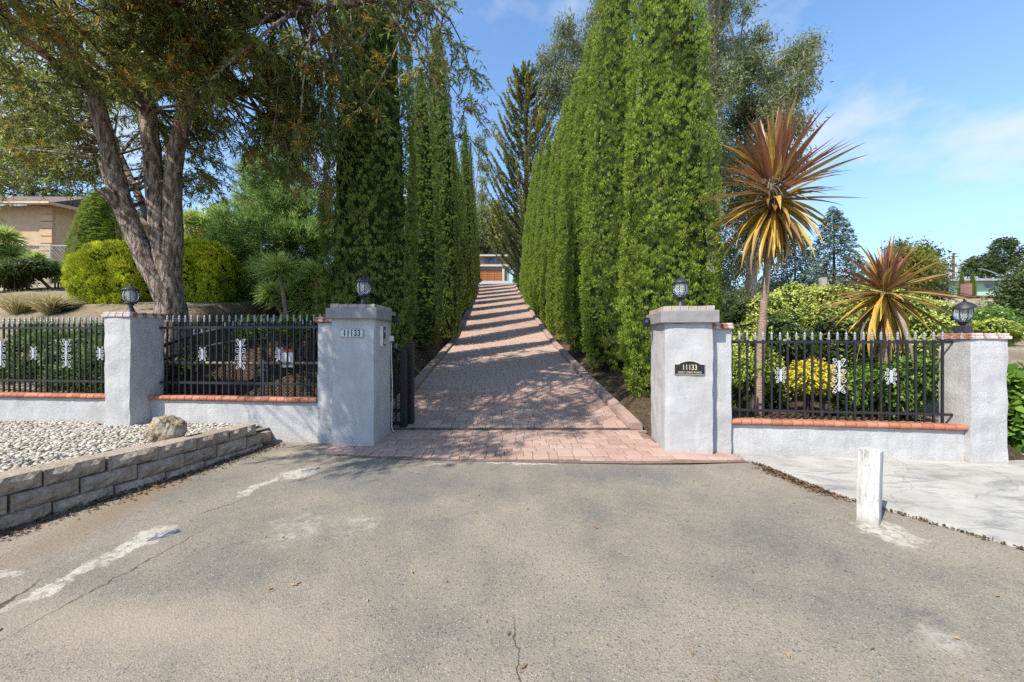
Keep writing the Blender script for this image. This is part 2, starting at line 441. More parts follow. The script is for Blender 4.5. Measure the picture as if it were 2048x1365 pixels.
    M['foliage_core'] = simple_mat('foliage_core', (.03, .045, .012), .95, 0, .1, .4, 6)
    M['big_leaf'] = foliage_mat('big_leaf', (.025, .042, .012), (.10, .145, .03), (.34, .37, .085), .48, .4, .4)
    M['orange_flower'] = foliage_mat('orange_flower', (.26, .085, .015), (.55, .20, .03), (.72, .36, .07), .4)
    M['euc_leaf'] = foliage_mat('euc_leaf', (.04, .056, .022), (.15, .175, .065), (.31, .32, .14), .32)
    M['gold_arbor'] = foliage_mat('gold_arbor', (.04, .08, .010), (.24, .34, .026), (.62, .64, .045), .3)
    M['pine_leaf'] = foliage_mat('pine_leaf', (.03, .07, .02), (.17, .28, .065), (.34, .46, .14), .4)
    M['juniper'] = foliage_mat('juniper', (.025, .055, .013), (.10, .18, .04), (.22, .32, .08), .28)
    M['hedge_leaf'] = foliage_mat('hedge_leaf', (.035, .075, .012), (.20, .29, .035), (.62, .62, .15), .33, .4, .4)
    M['yellow_leaf'] = foliage_mat('yellow_leaf', (.10, .15, .012), (.52, .43, .025), (.75, .60, .06), .3, .4, .4)
    M['green_leaf'] = foliage_mat('green_leaf', (.02, .05, .01), (.09, .18, .025), (.24, .36, .06), .3, .4, .4)
    M['dark_leaf'] = foliage_mat('dark_leaf', (.018, .03, .011), (.06, .09, .028), (.14, .175, .055), .28)
    M['cedar_leaf'] = foliage_mat('cedar_leaf', (.03, .055, .043), (.095, .145, .11), (.21, .27, .20), .22)
    M['gold_conifer'] = foliage_mat('gold_conifer', (.016, .03, .008), (.065, .09, .016), (.42, .34, .035), .2)
    M['olive_leaf'] = foliage_mat('olive_leaf', (.03, .045, .012), (.13, .15, .03), (.34, .31, .045), .3)
    M['lime_leaf'] = foliage_mat('lime_leaf', (.04, .08, .01), (.20, .28, .025), (.50, .52, .05), .35)
    M['straw'] = foliage_mat('straw', (.28, .22, .10), (.50, .41, .21), (.66, .57, .33), .3)
    M['yucca_leaf'] = foliage_mat('yucca_leaf', (.035, .08, .018), (.18, .29, .05), (.50, .57, .16), .3, .4, .4)
    M['litter'] = foliage_mat('litter', (.13, .075, .03), (.30, .18, .08), (.46, .30, .14), .1)
    M['dirt_crumb'] = foliage_mat('dirt_crumb', (.035, .022, .014), (.09, .055, .03), (.19, .12, .06), 0.0)
    def strap(name, c1, c2, edge):
        t = NT(name)
        u = t.n('ShaderNodeSeparateXYZ'); t.link(t.obj(), u.inputs[0])
        r = t.orand()
        c = t.mix(r, c1, c2)
        side = t.math('ABSOLUTE', u.outputs[1])
        stripe = t.ramp(t.noise(7, 4, .6, vec=t.scalevec(t.obj(), (.6, 14, 1))), [(.42, 0.0), (.62, .8)])
        c = t.mix(stripe, c, edge)
        p = t.n('ShaderNodeBsdfPrincipled'); t.link(c, p.inputs['Base Color']); p.inputs['Roughness'].default_value = .42
        p.inputs['Specular IOR Level'].default_value = .4
        tr = t.n('ShaderNodeBsdfTranslucent'); t.link(c, tr.inputs[0])
        mx = t.n('ShaderNodeMixShader'); mx.inputs[0].default_value = .3
        t.link(p.outputs[0], mx.inputs[1]); t.link(tr.outputs[0], mx.inputs[2]); t.link(mx.outputs[0], t.out.inputs[0])
        M[name] = t.m
    strap('strap_red', (.27, .085, .05), (.15, .065, .04), (.36, .20, .085))
    strap('strap_bronze', (.25, .14, .05), (.15, .10, .04), (.46, .31, .10))
    strap('strap_gold', (.50, .30, .04), (.34, .18, .04), (.66, .48, .10))
    strap('strap_dry', (.22, .17, .11), (.14, .10, .07), (.36, .30, .22))
    # buildings
    M['peach_stucco'] = simple_mat('peach_stucco', (.50, .355, .225), .9, 0, .15, .06, 3, .2)
    M['roof_brown'] = simple_mat('roof_brown', (.17, .125, .10), .9, 0, .15, .35, 5, .4)
    M['roof_tan'] = simple_mat('roof_tan', (.42, .30, .21), .9, 0, .15, .2, 5, .4)
    M['roof_grey'] = simple_mat('roof_grey', (.25, .26, .28), .9, 0, .15, .15, 3, .3)
    M['siding_grey'] = simple_mat('siding_grey', (.31, .285, .26), .8, 0, .2, .08, 3)
    M['trim_white'] = simple_mat('trim_white', (.50, .455, .40), .7, 0, .3, .05, 3)
    M['wood_door'] = simple_mat('wood_door', (.36, .13, .05), .6, 0, .3, .3, 4)
    M['mint_siding'] = simple_mat('mint_siding', (.36, .52, .40), .8, 0, .2, .05, 2)
    M['dark_wood'] = simple_mat('dark_wood', (.15, .09, .06), .9, 0, .2, .25, 8)
    M['grey_wood'] = simple_mat('grey_wood', (.36, .33, .29), .95, 0, .2, .2, 10)
    M['red_brick'] = simple_mat('red_brick', (.27, .15, .12), .9, 0, .2, .25, 12, .4)
    M['sign_white'] = simple_mat('sign_white', (.66, .66, .66), .5, 0, .3, .06, 10)
build_materials()

# ------------------------------------------------------------------ mesh and object helpers
def at(px, py, D):
    """a photo pixel at depth D metres -> world point"""
    return Vector(((px - 1024) / F * D, D, CAM_H + (682.5 - py) / F * D))

def tag(o, label=None, cat=None, group=None, kind=None):
    if label: o['label'] = label
    if cat: o['category'] = cat
    if group: o['group'] = group
    if kind: o['kind'] = kind
    return o

def empty(name, loc=(0, 0, 0), rz=0.0, label=None, cat=None, group=None):
    o = bpy.data.objects.new(name, None)
    o.empty_display_size = .1
    COL.objects.link(o); o.location = loc; o.rotation_euler = (0, 0, rz)
    return tag(o, label, cat, group)

def put(name, me, parent=None, loc=(0, 0, 0), rot=(0, 0, 0), scale=(1, 1, 1), mat=None):
    if mat is not None and len(me.materials) == 0: me.materials.append(M[mat])
    o = bpy.data.objects.new(name, me)
    COL.objects.link(o)
    o.location = loc; o.rotation_euler = rot
    o.scale = (scale,) * 3 if isinstance(scale, (int, float)) else scale
    if parent is not None: o.parent = parent
    return o

class MB:
    def __init__(s): s.v = []; s.f = []
    def add(s, vs, fs):
        b = len(s.v); s.v += [tuple(v) for v in vs]; s.f += [tuple(i + b for i in f) for f in fs]; return s
    def box(s, c, size, rz=0.0, mat=None):
        x, y, z = (d / 2 for d in size)
        vs = [Vector((a * x, b * y, d * z)) for d in (-1, 1) for a, b in ((-1, -1), (1, -1), (1, 1), (-1, 1))]
        if rz: vs = [Matrix.Rotation(rz, 3, 'Z') @ v for v in vs]
        if mat is not None: vs = [mat @ v for v in vs]
        c = Vector(c)
        return s.add([v + c for v in vs], [(0, 3, 2, 1), (4, 5, 6, 7), (0, 1, 5, 4), (1, 2, 6, 5), (2, 3, 7, 6), (3, 0, 4, 7)])
    def lathe(s, prof, n=12, c=(0, 0, 0), cap=True, wob=0.0):
        c = Vector(c); vs = []
        for r, z in prof:
            for k in range(n):
                a = 2 * PI * k / n
                rr = r * (1 + (random.uniform(-wob, wob) if wob else 0))
                vs.append(c + Vector((rr * math.cos(a), rr * math.sin(a), z)))
        fs = []
        for i in range(len(prof) - 1):
            for k in range(n):
                fs.append((i * n + k, i * n + (k + 1) % n, (i + 1) * n + (k + 1) % n, (i + 1) * n + k))
        if cap:
            fs.append(tuple(reversed(range(n)))); fs.append(tuple(range((len(prof) - 1) * n, len(prof) * n)))
        return s.add(vs, fs)
    def tube(s, pts, rad, n=6, wob=0.0):
        pts = [Vector(p) for p in pts]
        if isinstance(rad, (int, float)): rad = [rad] * len(pts)
        vs = []; prev = None
        for i, p in enumerate(pts):
            d = (pts[min(i + 1, len(pts) - 1)] - pts[max(i - 1, 0)])
            d = d.normalized() if d.length > 1e-9 else Vector((0, 0, 1))
            if prev is None:
                a = d.orthogonal().normalized()
            else:
                a = prev - d * prev.dot(d)
                a = a.normalized() if a.length > 1e-6 else d.orthogonal().normalized()
            prev = a; b = d.cross(a)
            for k in range(n):
                t = 2 * PI * k / n
                rr = rad[i] * (1 + (random.uniform(-wob, wob) if wob else 0))
                vs.append(p + (a * math.cos(t) + b * math.sin(t)) * rr)
        fs = []
        for i in range(len(pts) - 1):
            for k in range(n):
                fs.append((i * n + k, i * n + (k + 1) % n, (i + 1) * n + (k + 1) % n, (i + 1) * n + k))
        fs.append(tuple(reversed(range(n)))); fs.append(tuple(range((len(pts) - 1) * n, len(pts) * n)))
        return s.add(vs, fs)
    def prism(s, poly, z0, z1):
        n = len(poly)
        vs = [(x, y, z0) for x, y in poly] + [(x, y, z1) for x, y in poly]
        fs = [tuple(reversed(range(n))), tuple(range(n, 2 * n))] + [(i, (i + 1) % n, n + (i + 1) % n, n + i) for i in range(n)]
        return s.add(vs, fs)
    def mesh(s, name, mat=None, smooth=False, bevel=0.0, seg=1):
        me = bpy.data.meshes.new(name)
        me.from_pydata(s.v, [], s.f); me.update()
        if bevel:
            bm = bmesh.new(); bm.from_mesh(me)
            bmesh.ops.bevel(bm, geom=bm.edges[:], offset=bevel, segments=seg, affect='EDGES', clamp_overlap=True)
            bm.to_mesh(me); bm.free()
        if mat: me.materials.append(M[mat])
        if smooth: me.shade_smooth()
        return me
    def build(s, name, mat, parent=None, smooth=False, bevel=0.0, **kw):
        return put(name, s.mesh(name, mat, smooth, bevel), parent, **kw)

def np_mesh(name, verts, faces, mat, tint=None, smooth=False):
    """fast mesh of equal-size faces from numpy arrays"""
    me = bpy.data.meshes.new(name)
    nv, (nf, k) = len(verts), faces.shape
    me.vertices.add(nv); me.vertices.foreach_set('co', np.ascontiguousarray(verts, dtype=np.float32).ravel())
    me.loops.add(nf * k); me.loops.foreach_set('vertex_index', np.ascontiguousarray(faces, dtype=np.int32).ravel())
    me.polygons.add(nf); me.polygons.foreach_set('loop_start', np.arange(0, nf * k, k, dtype=np.int32))
    if tint is not None:
        a = me.attributes.new('tint', 'FLOAT', 'POINT'); a.data.foreach_set('value', np.clip(tint, 0, 1).astype(np.float32))
    me.materials.append(M[mat])
    me.update(calc_edges=True)
    if smooth: me.shade_smooth()
    return me

def unit(a): return a / np.maximum(np.linalg.norm(a, axis=-1, keepdims=True), 1e-9)
def rdir(n): return unit(RNG.normal(size=(n, 3)))

def blades(P, D, L, Wd, tint, droop=0.0, N=None):
    """diamond leaves: (verts, quads, tint)"""
    n = len(P)
    D = unit(D); S = unit(np.cross(D, rdir(n) if N is None else N))
    L = np.broadcast_to(np.asarray(L, dtype=float), (n,))[:, None]; Wd = np.broadcast_to(np.asarray(Wd, dtype=float), (n,))[:, None]
    mid = P + D * L * .45
    tip = P + D * L
    tip[:, 2] -= (L * droop)[:, 0]
    v = np.stack([P, mid + S * Wd * .5, tip, mid - S * Wd * .5], 1).reshape(-1, 3)
    f = np.arange(4 * n).reshape(n, 4)
    return v, f, np.repeat(tint, 4)

def join(parts):
    vs, fs, ts, o = [], [], [], 0
    for v, f, t in parts:
        vs.append(v); fs.append(f + o); ts.append(t); o += len(v)
    return np.concatenate(vs), np.concatenate(fs), np.concatenate(ts)

def rough_box(size, step=.12, amp=.006, seed=0.0, bottom=False):
    """box with base at z=0, centred in x,y, faces subdivided and slightly uneven"""
    sx, sy, sz = size
    bm = bmesh.new()
    def face(o, a, b, la, lb):
        na, nb = max(1, round(la / step)), max(1, round(lb / step))
        g = [[bm.verts.new(Vector(o) + Vector(a) * la * i / na + Vector(b) * lb * j / nb) for j in range(nb + 1)] for i in range(na + 1)]
        for i in range(na):
            for j in range(nb): bm.faces.new((g[i][j], g[i + 1][j], g[i + 1][j + 1], g[i][j + 1]))
    X, Y, Z = (1, 0, 0), (0, 1, 0), (0, 0, 1)
    face((-sx / 2, -sy / 2, 0), X, Z, sx, sz); face((sx / 2, -sy / 2, 0), Y, Z, sy, sz)
    face((sx / 2, sy / 2, 0), (-1, 0, 0), Z, sx, sz); face((-sx / 2, sy / 2, 0), (0, -1, 0), Z, sy, sz)
    face((-sx / 2, -sy / 2, sz), X, Y, sx, sy)
    bmesh.ops.remove_doubles(bm, verts=bm.verts[:], dist=1e-4)
    for v in bm.verts:
        nv = mnoise.noise_vector(v.co * 5 + Vector((seed, seed * 2, 0)))
        v.co += Vector(nv) * amp * 1.6
        # soften corners
        if abs(abs(v.co.x) - sx / 2) < amp * 3 and abs(abs(v.co.y) - sy / 2) < amp * 3:
            v.co.x *= 1 - .012 / max(sx, .1); v.co.y *= 1 - .012 / max(sy, .1)
    me = bpy.data.meshes.new('rough_box'); bm.to_mesh(me); bm.free()
    me.shade_smooth() if amp > .05 else None
    return me

# ------------------------------------------------------------------ levels of the land
def drive_z(y): return np.interp(y, [4.7, 6.17, 8.78, 16.6, 23.4, 38, 46.5, 72, 90, 300], [0, .047, .38, 1.5, 2.95, 6.35, 8.47, 12.9, 13.5, 30])
def drive_x(y): return np.interp(y, [4.7, 6.17, 16.6, 38, 46.5, 72, 300], [-.05, -.1, -.39, -1.45, -1.9, -3.2, -3.2])
def zl(y): return np.interp(y, [5.9, 6.4, 7.2, 8.2, 9, 12, 18, 25, 40, 70, 300], [.58, .62, 1.3, 2.05, 2.3, 3.0, 4.4, 6.35, 9.5, 15, 34])
def zm(y): return np.interp(y, [5.6, 6.75, 7.2, 8.5, 10, 12, 18, 25, 40, 70, 300], [.02, .02, .3, .95, 1.6, 2.3, 3.9, 5.6, 9, 14, 34])
def zr(y): return np.interp(y, [5.3, 6.5, 8, 12, 20, 50, 80, 300], [.34, .34, .42, 1.05, 2.2, 7.4, 10, 24])
def zrr(y): return np.interp(y, [4.5, 6, 8, 12, 20, 50, 80, 300], [-.06, -.02, .5, 1.15, 2.3, 7.5, 10, 24])
LO = Vector((-2.85, 5.56, 0)); LRZ = -R(6.2)
RO = Vector((2.047, 5.1, -.06)); RRZ = -R(8)
def wall_y(x):
    return np.where(x < -1, LO.y - math.tan(R(6.2)) * (x - LO.x) + .2, np.where(x > 1.9, RO.y - math.tan(R(8)) * (x - RO.x) + .36, 4.9))
def ground(x, y):
    x = np.asarray(x, float); y = np.asarray(y, float)
    dx = drive_x(y); dz = drive_z(y) - .05
    st = [np.full_like(x, -7.0), np.full_like(x, -6.55), dx - 3.2, dx - 2.35, dx + 2.35, dx + 3.0, np.full_like(x, 6.1) + np.maximum(0, y - 10) * .05, np.full_like(x, 6.7) + np.maximum(0, y - 10) * .05]
    hs = [zl(y), zm(y), zm(y), dz, dz, zr(y), zr(y), zrr(y)]
    z = np.where(x <= st[0], hs[0], hs[-1])
    for i in range(7):
        w = np.clip((x - st[i]) / (st[i + 1] - st[i]), 0, 1)
        inside = (x > st[i]) & (x <= st[i + 1])
        z = np.where(inside, hs[i] * (1 - w) + hs[i + 1] * w, z)
    return np.where(y < wall_y(x), -.16, z)
def gz(x, y): return float(ground(np.array([x]), np.array([y]))[0])

def axis(segs):
    out = []
    for a, b, d in segs: out += list(np.arange(a, b, d))
    return np.array(out + [segs[-1][1]])
gx = axis([(-260, -60, 20), (-60, -16, 2), (-16, -9, .4), (-9, 9, .16), (9, 16, .4), (16, 60, 2), (60, 260, 20)])
gy = axis([(-40, 2, 4), (2, 4.4, .4), (4.4, 7.4, .08), (7.4, 14, .25), (14, 50, .8), (50, 100, 2), (100, 320, 20)])
GX, GY = np.meshgrid(gx, gy)
GZ = ground(GX, GY)
wob = np.vectorize(lambda a, b: mnoise.noise((a * .5, b * .5, 0)))(GX, GY) * .12 + np.vectorize(lambda a, b: mnoise.noise((a * 2.1, b * 2.1, 3)))(GX, GY) * .05
off_drive = np.clip((np.abs(GX - drive_x(GY)) - 2.4) / .8, 0, 1) * np.clip((GY - 6.8) / 1.5, 0, 1)
GZ = GZ + wob * off_drive
nx, ny = len(gx), len(gy)
idx = np.arange(nx * ny).reshape(ny, nx)
quads = np.stack([idx[:-1, :-1], idx[:-1, 1:], idx[1:, 1:], idx[1:, :-1]], -1).reshape(-1, 4)
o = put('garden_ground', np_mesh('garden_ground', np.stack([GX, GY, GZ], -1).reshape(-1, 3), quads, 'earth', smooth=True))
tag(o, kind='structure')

# asphalt forecourt
def asph_z(x): return -.012 * max(0.0, min(x, 5.0))
axx = [-60, -30, -12, -6, -4, -3, -2, -1, 0, 1, 2, 3, 3.6, 4.5, 6, 10, 30, 60]
mb = MB(); vs = []
front = lambda x: float(np.interp(x, [-60, -4, -2.56, -2.5, -1.4, 0, 1.5, 2.2, 3.0, 3.6, 60], [6.2, 5.9, 5.75, 5.02, 4.86, 4.76, 4.72, 4.74, 4.86, 4.9, 4.9]))
axx = sorted(set(axx + list(np.arange(-4, 4, .12))))
for x in axx:
    f_ = front(x) + (random.uniform(-.03, .03) if abs(x) < 3.5 else 0)
    for y in (-40, 1, 3, f_): vs.append((x, y, asph_z(x)))
fs = [(4 * i + j, 4 * i + 4 + j, 4 * i + 5 + j, 4 * i + 1 + j) for i in range(len(axx) - 1) for j in range(3)]
mb.add(vs, fs)
tag(mb.build('asphalt_forecourt', 'asphalt'), kind='structure')

# pale concrete apron on the right, with a worn edge
edge = [(2.95, 5.3), (3.02, 4.85), (3.1, 4.6), (3.16, 4.2), (3.22, 3.85), (3.42, 3.45), (3.62, 3.1), (3.82, 2.75), (4.1, 2.2), (4.5, 1.2), (5.2, -1), (6.5, -6)]
pts = []
for (a, b), (c, d) in zip(edge[:-1], edge[1:]):
    for k in range(6):
        t_ = k / 6; pts.append((a + (c - a) * t_ + random.uniform(-.015, .015), b + (d - b) * t_))
pts.append(edge[-1])
mb = MB(); n = len(pts)
vs = []
for x, y in pts:
    z0 = asph_z(x)
    vs += [(x, y, z0 - .02), (x + .01, y, z0 + .028), (x + .5, y, -.03), (9, y if y > 4 else y, -.01), (40, y, 0.0)]
fs = [(5 * i + j, 5 * i + j + 1, 5 * i + 6 + j, 5 * i + 5 + j) for i in range(n - 1) for j in range(4)]
mb.add(vs, fs)
tag(mb.build('concrete_pavement', 'concrete'), kind='structure')

# ------------------------------------------------------------------ driveway: joint bed, bricks, far paving, curbs, pad
def strip(name, mat, y0, y1, xa, xb, dz, step=.5, parent=None):
    ys = np.arange(y0, y1 + 1e-6, step); vs = []
    for y in ys:
        z = float(drive_z(y)) + dz; c = float(drive_x(y))
        vs += [(c + xa, y, z), (c + xb, y, z)]
    fs = [(2 * i, 2 * i + 1, 2 * i + 3, 2 * i + 2) for i in range(len(ys) - 1)]
    mb = MB(); mb.add(vs, fs); return mb.build(name, mat, parent)

DW = 2.03
drv = tag(strip('driveway', 'paving_joint', 6.25, 19.0, -DW, DW, -.004, .25), kind='structure')
tag(strip('paving', 'paving_far', 19.0, 46.5, -DW, DW, .006, .5, drv), kind=None)
# apron bed between the road and the gate track
mb = MB()
ap = [(-2.62, 5.12), (-2.0, 4.9), (-1.4, 4.8), (0, 4.70), (1.5, 4.66), (2.2, 4.68), (3.0, 4.8), (2.95, 5.2), (2.15, 5.2), (2.1, 6.25), (-2.2, 6.25), (-2.2, 5.25), (-2.62, 5.25)]
vs = [(x, y, max(asph_z(x) + .004, float(drive_z(y)) - .004) if x < 2.3 else asph_z(x) + .006) for x, y in ap]
mb.add(vs, [tuple(range(len(vs)))])
apron = tag(mb.build('driveway_apron', 'paving_joint'), kind='structure')
# brick mesh shared: .129 x .234, slightly domed
def brick_mesh(lx, ly, h, seed):
    random.seed(seed)
    mb = MB(); b = .007
    lo = [(-lx / 2, -ly / 2), (lx / 2, -ly / 2), (lx / 2, ly / 2), (-lx / 2, ly / 2)]
    hi = [(x * (1 - 2 * b / lx), y * (1 - 2 * b / ly)) for x, y in lo]
    vs = [(x, y, -.02) for x, y in lo] + [(x, y, h - .004) for x, y in lo] + [(x, y, h + random.uniform(-.0015, .0015)) for x, y in hi]
    fs = [(0, 1, 5, 4), (1, 2, 6, 5), (2, 3, 7, 6), (3, 0, 4, 7), (4, 5, 9, 8), (5, 6, 10, 9), (6, 7, 11, 10), (7, 4, 8, 11), (8, 9, 10, 11)]
    mb.add(vs, fs); random.seed(seed + 100); return mb.mesh('brick', 'paver')
BW, BL = .118, .205
bricks = [brick_mesh(BW - .008, BL - .008, .008, s) for s in range(4)]
def lay(parent, y0, y1, xa, xb, limit, curve_front=False):
    n = 0; rest_v, rest_f = [], []
    rnd = random.Random(int(y0 * 100)); items = []
    y = y0 - (.09 if curve_front else 0.0)
    while y < y1:
        h_ = rnd.choice((.19, .205, .205, .12)); x = xa - rnd.uniform(0, .1)
        while x < xb:
            w_ = rnd.choice((.12, .205, .205, .25)); a_, b_ = max(x, xa), min(x + w_, xb)
            if b_ - a_ > .04: items.append((y, min(y + h_, y1), a_, b_))
            x += w_
        y += h_
    for (ra, rb, a_, b_) in items:
        k = n
        ya, yb = ra, rb
        xc = float(drive_x((ra + rb) / 2)) + (a_ + b_) / 2
        if curve_front: ya = max(ya, front(xc) + .015)
        if yb - ya < .05: continue
        if curve_front and ((xc > 2.08 and yb > 5.3) or (xc < -2.05 and yb > 5.45)): continue
        ym = (ya + yb) / 2; s = (float(drive_z(yb)) - float(drive_z(ya))) / (yb - ya)
        zc = float(drive_z(ym))
        if curve_front:
            w_ = min(1.0, max(0.0, (xc - 2.1) / .9)); zc = max(zc, asph_z(xc) + .006) * (1 - w_) + (asph_z(xc) + .014) * w_
        loc = (xc + random.uniform(-.002, .002), ym, zc + random.uniform(-.002, .002))
        rot = (math.atan(s) + random.uniform(-.01, .01), random.uniform(-.016, .016), random.uniform(-.03, .03))
        sc = ((b_ - a_ - .008) / (BW - .008), (yb - ya - .008) / (BL - .008), 1)
        if n < limit:
            put('brick', bricks[n % 4], parent, loc, rot, sc); n += 1
        else:
            me = random.choice(bricks)
            mat = Matrix.LocRotScale(Vector(loc), __import__('mathutils').Euler(rot), Vector(sc))
            b = len(rest_v); rest_v += [tuple(mat @ v.co) for v in me.vertices]
            rest_f += [tuple(i + b for i in p.vertices) for p in me.polygons]
    if rest_f:
        m2 = MB(); m2.add(rest_v, rest_f)
        tag(m2.build('bricks', 'paver', parent), kind='stuff')
lay(apron, 4.70, 6.16, -2.5, 3.0, 300, True)
lay(drv, 6.26, 18.98, -DW + .01, DW - .01, 300)

def curb(name, side):
    ys = np.concatenate([np.arange(6.3, 20, .3), np.arange(20, 46.6, 1.0)]); vs = []
    for i, y in enumerate(ys):
        c = float(drive_x(y)) + side * DW; z = float(drive_z(y))
        j = random.uniform(-.008, .008)
        for dx, dz in ((0, -.05), (.015, .085 + j), (.20, .095 + j), (.235, .07), (.25, -.25)):
            vs.append((c + side * dx, y, z + dz))
    fs = []
    for i in range(len(ys) - 1):
        for j in range(4):
            q = (5 * i + j, 5 * i + j + 1, 5 * i + 6 + j, 5 * i + 5 + j)
            fs.append(q if side < 0 else tuple(reversed(q)))
    fs.append(tuple(range(5)))
    mb = MB(); mb.add(vs, fs)
    return tag(mb.build(name, 'curb'), kind='structure')
curb('driveway_kerb', -1); curb('driveway_kerb', 1)
tag(strip('concrete_driveway', 'concrete', 46.5, 71.9, -2.5, 2.6, .01, 1.0), kind='structure')
mb = MB(); mb.box((0, 0, 0), (4.05, .045, .03)); mb.box((0, 0, .02), (4.05, .014, .02))
tr = mb.build('gate_track', 'track', loc=(-.1, 6.21, .052))
tag(tr, 'rusty steel sliding gate track lying across the driveway entrance', 'gate track')

# ------------------------------------------------------------------ gate pillars, walls, tiles
def cap_ring(root, w, d, z, h, bw, inset=0.0, mat='cap_brick', name='brick', deep=.11):
    """bricks set round the edge of a pillar top, a mortar bed inside"""
    me_cache = {}
    def piece(lx, ly):
        k = (round(lx, 3), round(ly, 3))
        if k not in me_cache:
            me_cache[k] = MB().box((0, 0, h / 2), (lx - .006, ly - .004, h)).mesh(name, mat, bevel=.006)
        return me_cache[k]
    w -= 2 * inset; d -= 2 * inset
    nx_ = max(2, round(w / bw)); bx = w / nx_
    for s in (-1, 1):
        for k in range(nx_):
            put(name, piece(bx, deep), root, (-w / 2 + (k + .5) * bx, s * (d / 2 - deep / 2), z + random.uniform(-.003, .003)), (0, 0, random.uniform(-.015, .015)))
    dd = d - 2 * deep
    ny_ = max(1, round(dd / bw)); by = dd / ny_
    for s in (-1, 1):
        for k in range(ny_):
            put(name, piece(deep, by), root, (s * (w / 2 - deep / 2), -dd / 2 + (k + .5) * by, z + random.uniform(-.003, .003)), (0, 0, random.uniform(-.015, .015)))
    MB().box((0, 0, z + h * .42), (w - .02, d - .02, h * .8)).build('mortar_bed', 'slab_paint', root)

def frame_pt(O, rz, u, v, z=0.0):
    c, s = math.cos(rz), math.sin(rz)
    return Vector((O.x + u * c - v * s, O.y + u * s + v * c, O.z + z))

def gate_pillar(O, rz, w, d, z_slab, slab_h, label, seed):
    c = frame_pt(O, rz, w / 2, d / 2)
    r = empty('gate_pillar', c, rz, label, 'pillar', 'stuccoed pillars of the driveway gate')
    sh = rough_box((w, d, z_slab + .08), .07, .007, seed); sh.materials.append(M['stucco_smooth'])
    put('shaft', sh, r, (0, 0, -.08))
    ov = .058
    MB().box((0, 0, z_slab + slab_h / 2), (w + 2 * ov, d + 2 * ov, slab_h)).build('cap_slab', 'slab_paint', r, bevel=.008)
    cap_ring(r, w + 2 * ov, d + 2 * ov, z_slab + slab_h - .002, .062, .115, .04)
    return r
P_LEFT_O = Vector((-2.532, 5.33, 0.0))
pl = gate_pillar(P_LEFT_O, 0.0, .596, .75, 1.81, .15, 'lavender grey gate pillar dappled with shade, white 11133 number tile on it', 3.0)
pr = gate_pillar(RO, RRZ, .617, .85, 1.80, .165, 'sunlit lavender grey gate pillar carrying the black arched address plaque', 8.0)

def bullnose(length, h=.075, deep=.17, nose=.045):
    """terracotta bullnose tile: profile in (v,z), extruded along u"""
    prof = [(deep, 0.0), (deep, h * .8)]
    for k in range(7):
        a = PI / 2 - k * (PI * .95) / 6
        prof.append((-.005 - nose * math.cos(a) * .9 + nose * .2, h * .5 + math.sin(a) * h * .52))
    n = len(prof); mb = MB(); L = length / 2 - .004
    vs = [(-L, v, z) for v, z in prof] + [(L, v, z) for v, z in prof]
    fs = [tuple(range(n)), tuple(reversed(range(n, 2 * n)))] + [((i + 1) % n, i, n + i, n + (i + 1) % n) for i in range(n)]
    mb.add(vs, fs); return mb.mesh('tile', 'terracotta')
TILE = .128
tile_me = bullnose(TILE)
flat_tile = {}
def garden_wall(O, rz, u0, u1, v, top, base, label, thick=.3, seed=1.0, piers=()):
    """low stuccoed wall with a row of bullnose tiles along its front edge; piers = (u0, u1, v, top)"""
    r = empty('garden_wall', frame_pt(O, rz, (u0 + u1) / 2, v + thick / 2), rz, label, 'wall', 'low stuccoed garden walls')
    L = u1 - u0; c0 = (u0 + u1) / 2; cv = v + thick / 2
    body = rough_box((L, thick, top - base), .12, .005, seed); body.materials.append(M['stucco'])
    put('wall_body', body, r, (0, 0, base))
    n = round((L - .01) / TILE); st = (L - .01) / n
    for k in range(n):
        put('tile', tile_me, r, (-L / 2 + .005 + (k + .5) * st, -thick / 2 - .015, top + random.uniform(-.003, .003)),
            (random.uniform(-.02, .02), 0, random.uniform(-.015, .015)), (st / TILE, 1, 1))
    MB().box((0, .06, top + .02), (L - .02, thick - .13, .05)).build('mortar_bed', 'gravel_bed', r)
    for (a, b, pv, ptop) in piers:
        pd = v + thick - pv
        pm = rough_box((b - a, pd, ptop - base + .05), .1, .007, seed + 5); pm.materials.append(M['stucco'])
        pu = (a + b) / 2 - c0; pvv = pv + pd / 2 - cv
        put('pier', pm, r, (pu, pvv, base - .05))
        m = max(2, round((b - a + .03) / .14)); bw = (b - a + .03) / m
        me = MB().box((0, 0, .0), (bw - .006, pd + .07, .04)).mesh('pier_tile', 'old_tile', bevel=.008)
        for lay_ in range(2):
            for k in range(m):
                put('pier_tile', me, r, (pu - (b - a + .03) / 2 + (k + .5) * bw, pvv - .012 + lay_ * .01, ptop + .022 + lay_ * .041), (random.uniform(-.015, .015), 0, random.uniform(-.02, .02)), (1, 1 - .04 * lay_, 1))
    return r
# right wing
garden_wall(RO, RRZ, .90, 3.67, .20, .43, -.1, 'low stucco wall with orange bullnose tiles below the right-hand fence', seed=2.0,
            piers=((.617, .90, .13, 1.72),))
# left wing, two bays
garden_wall(LO, LRZ, -2.77, .0, .03, .59, -.1, 'low stucco wall with orange tiles between the lamp pillar and left gate pillar', seed=4.0,
            piers=((.0, .27, .0, 1.77),))
garden_wall(LO, LRZ, -9.2, -3.2, .03, .59, -.1, 'low stucco wall with orange tiles running out of the left of the picture', seed=6.0)

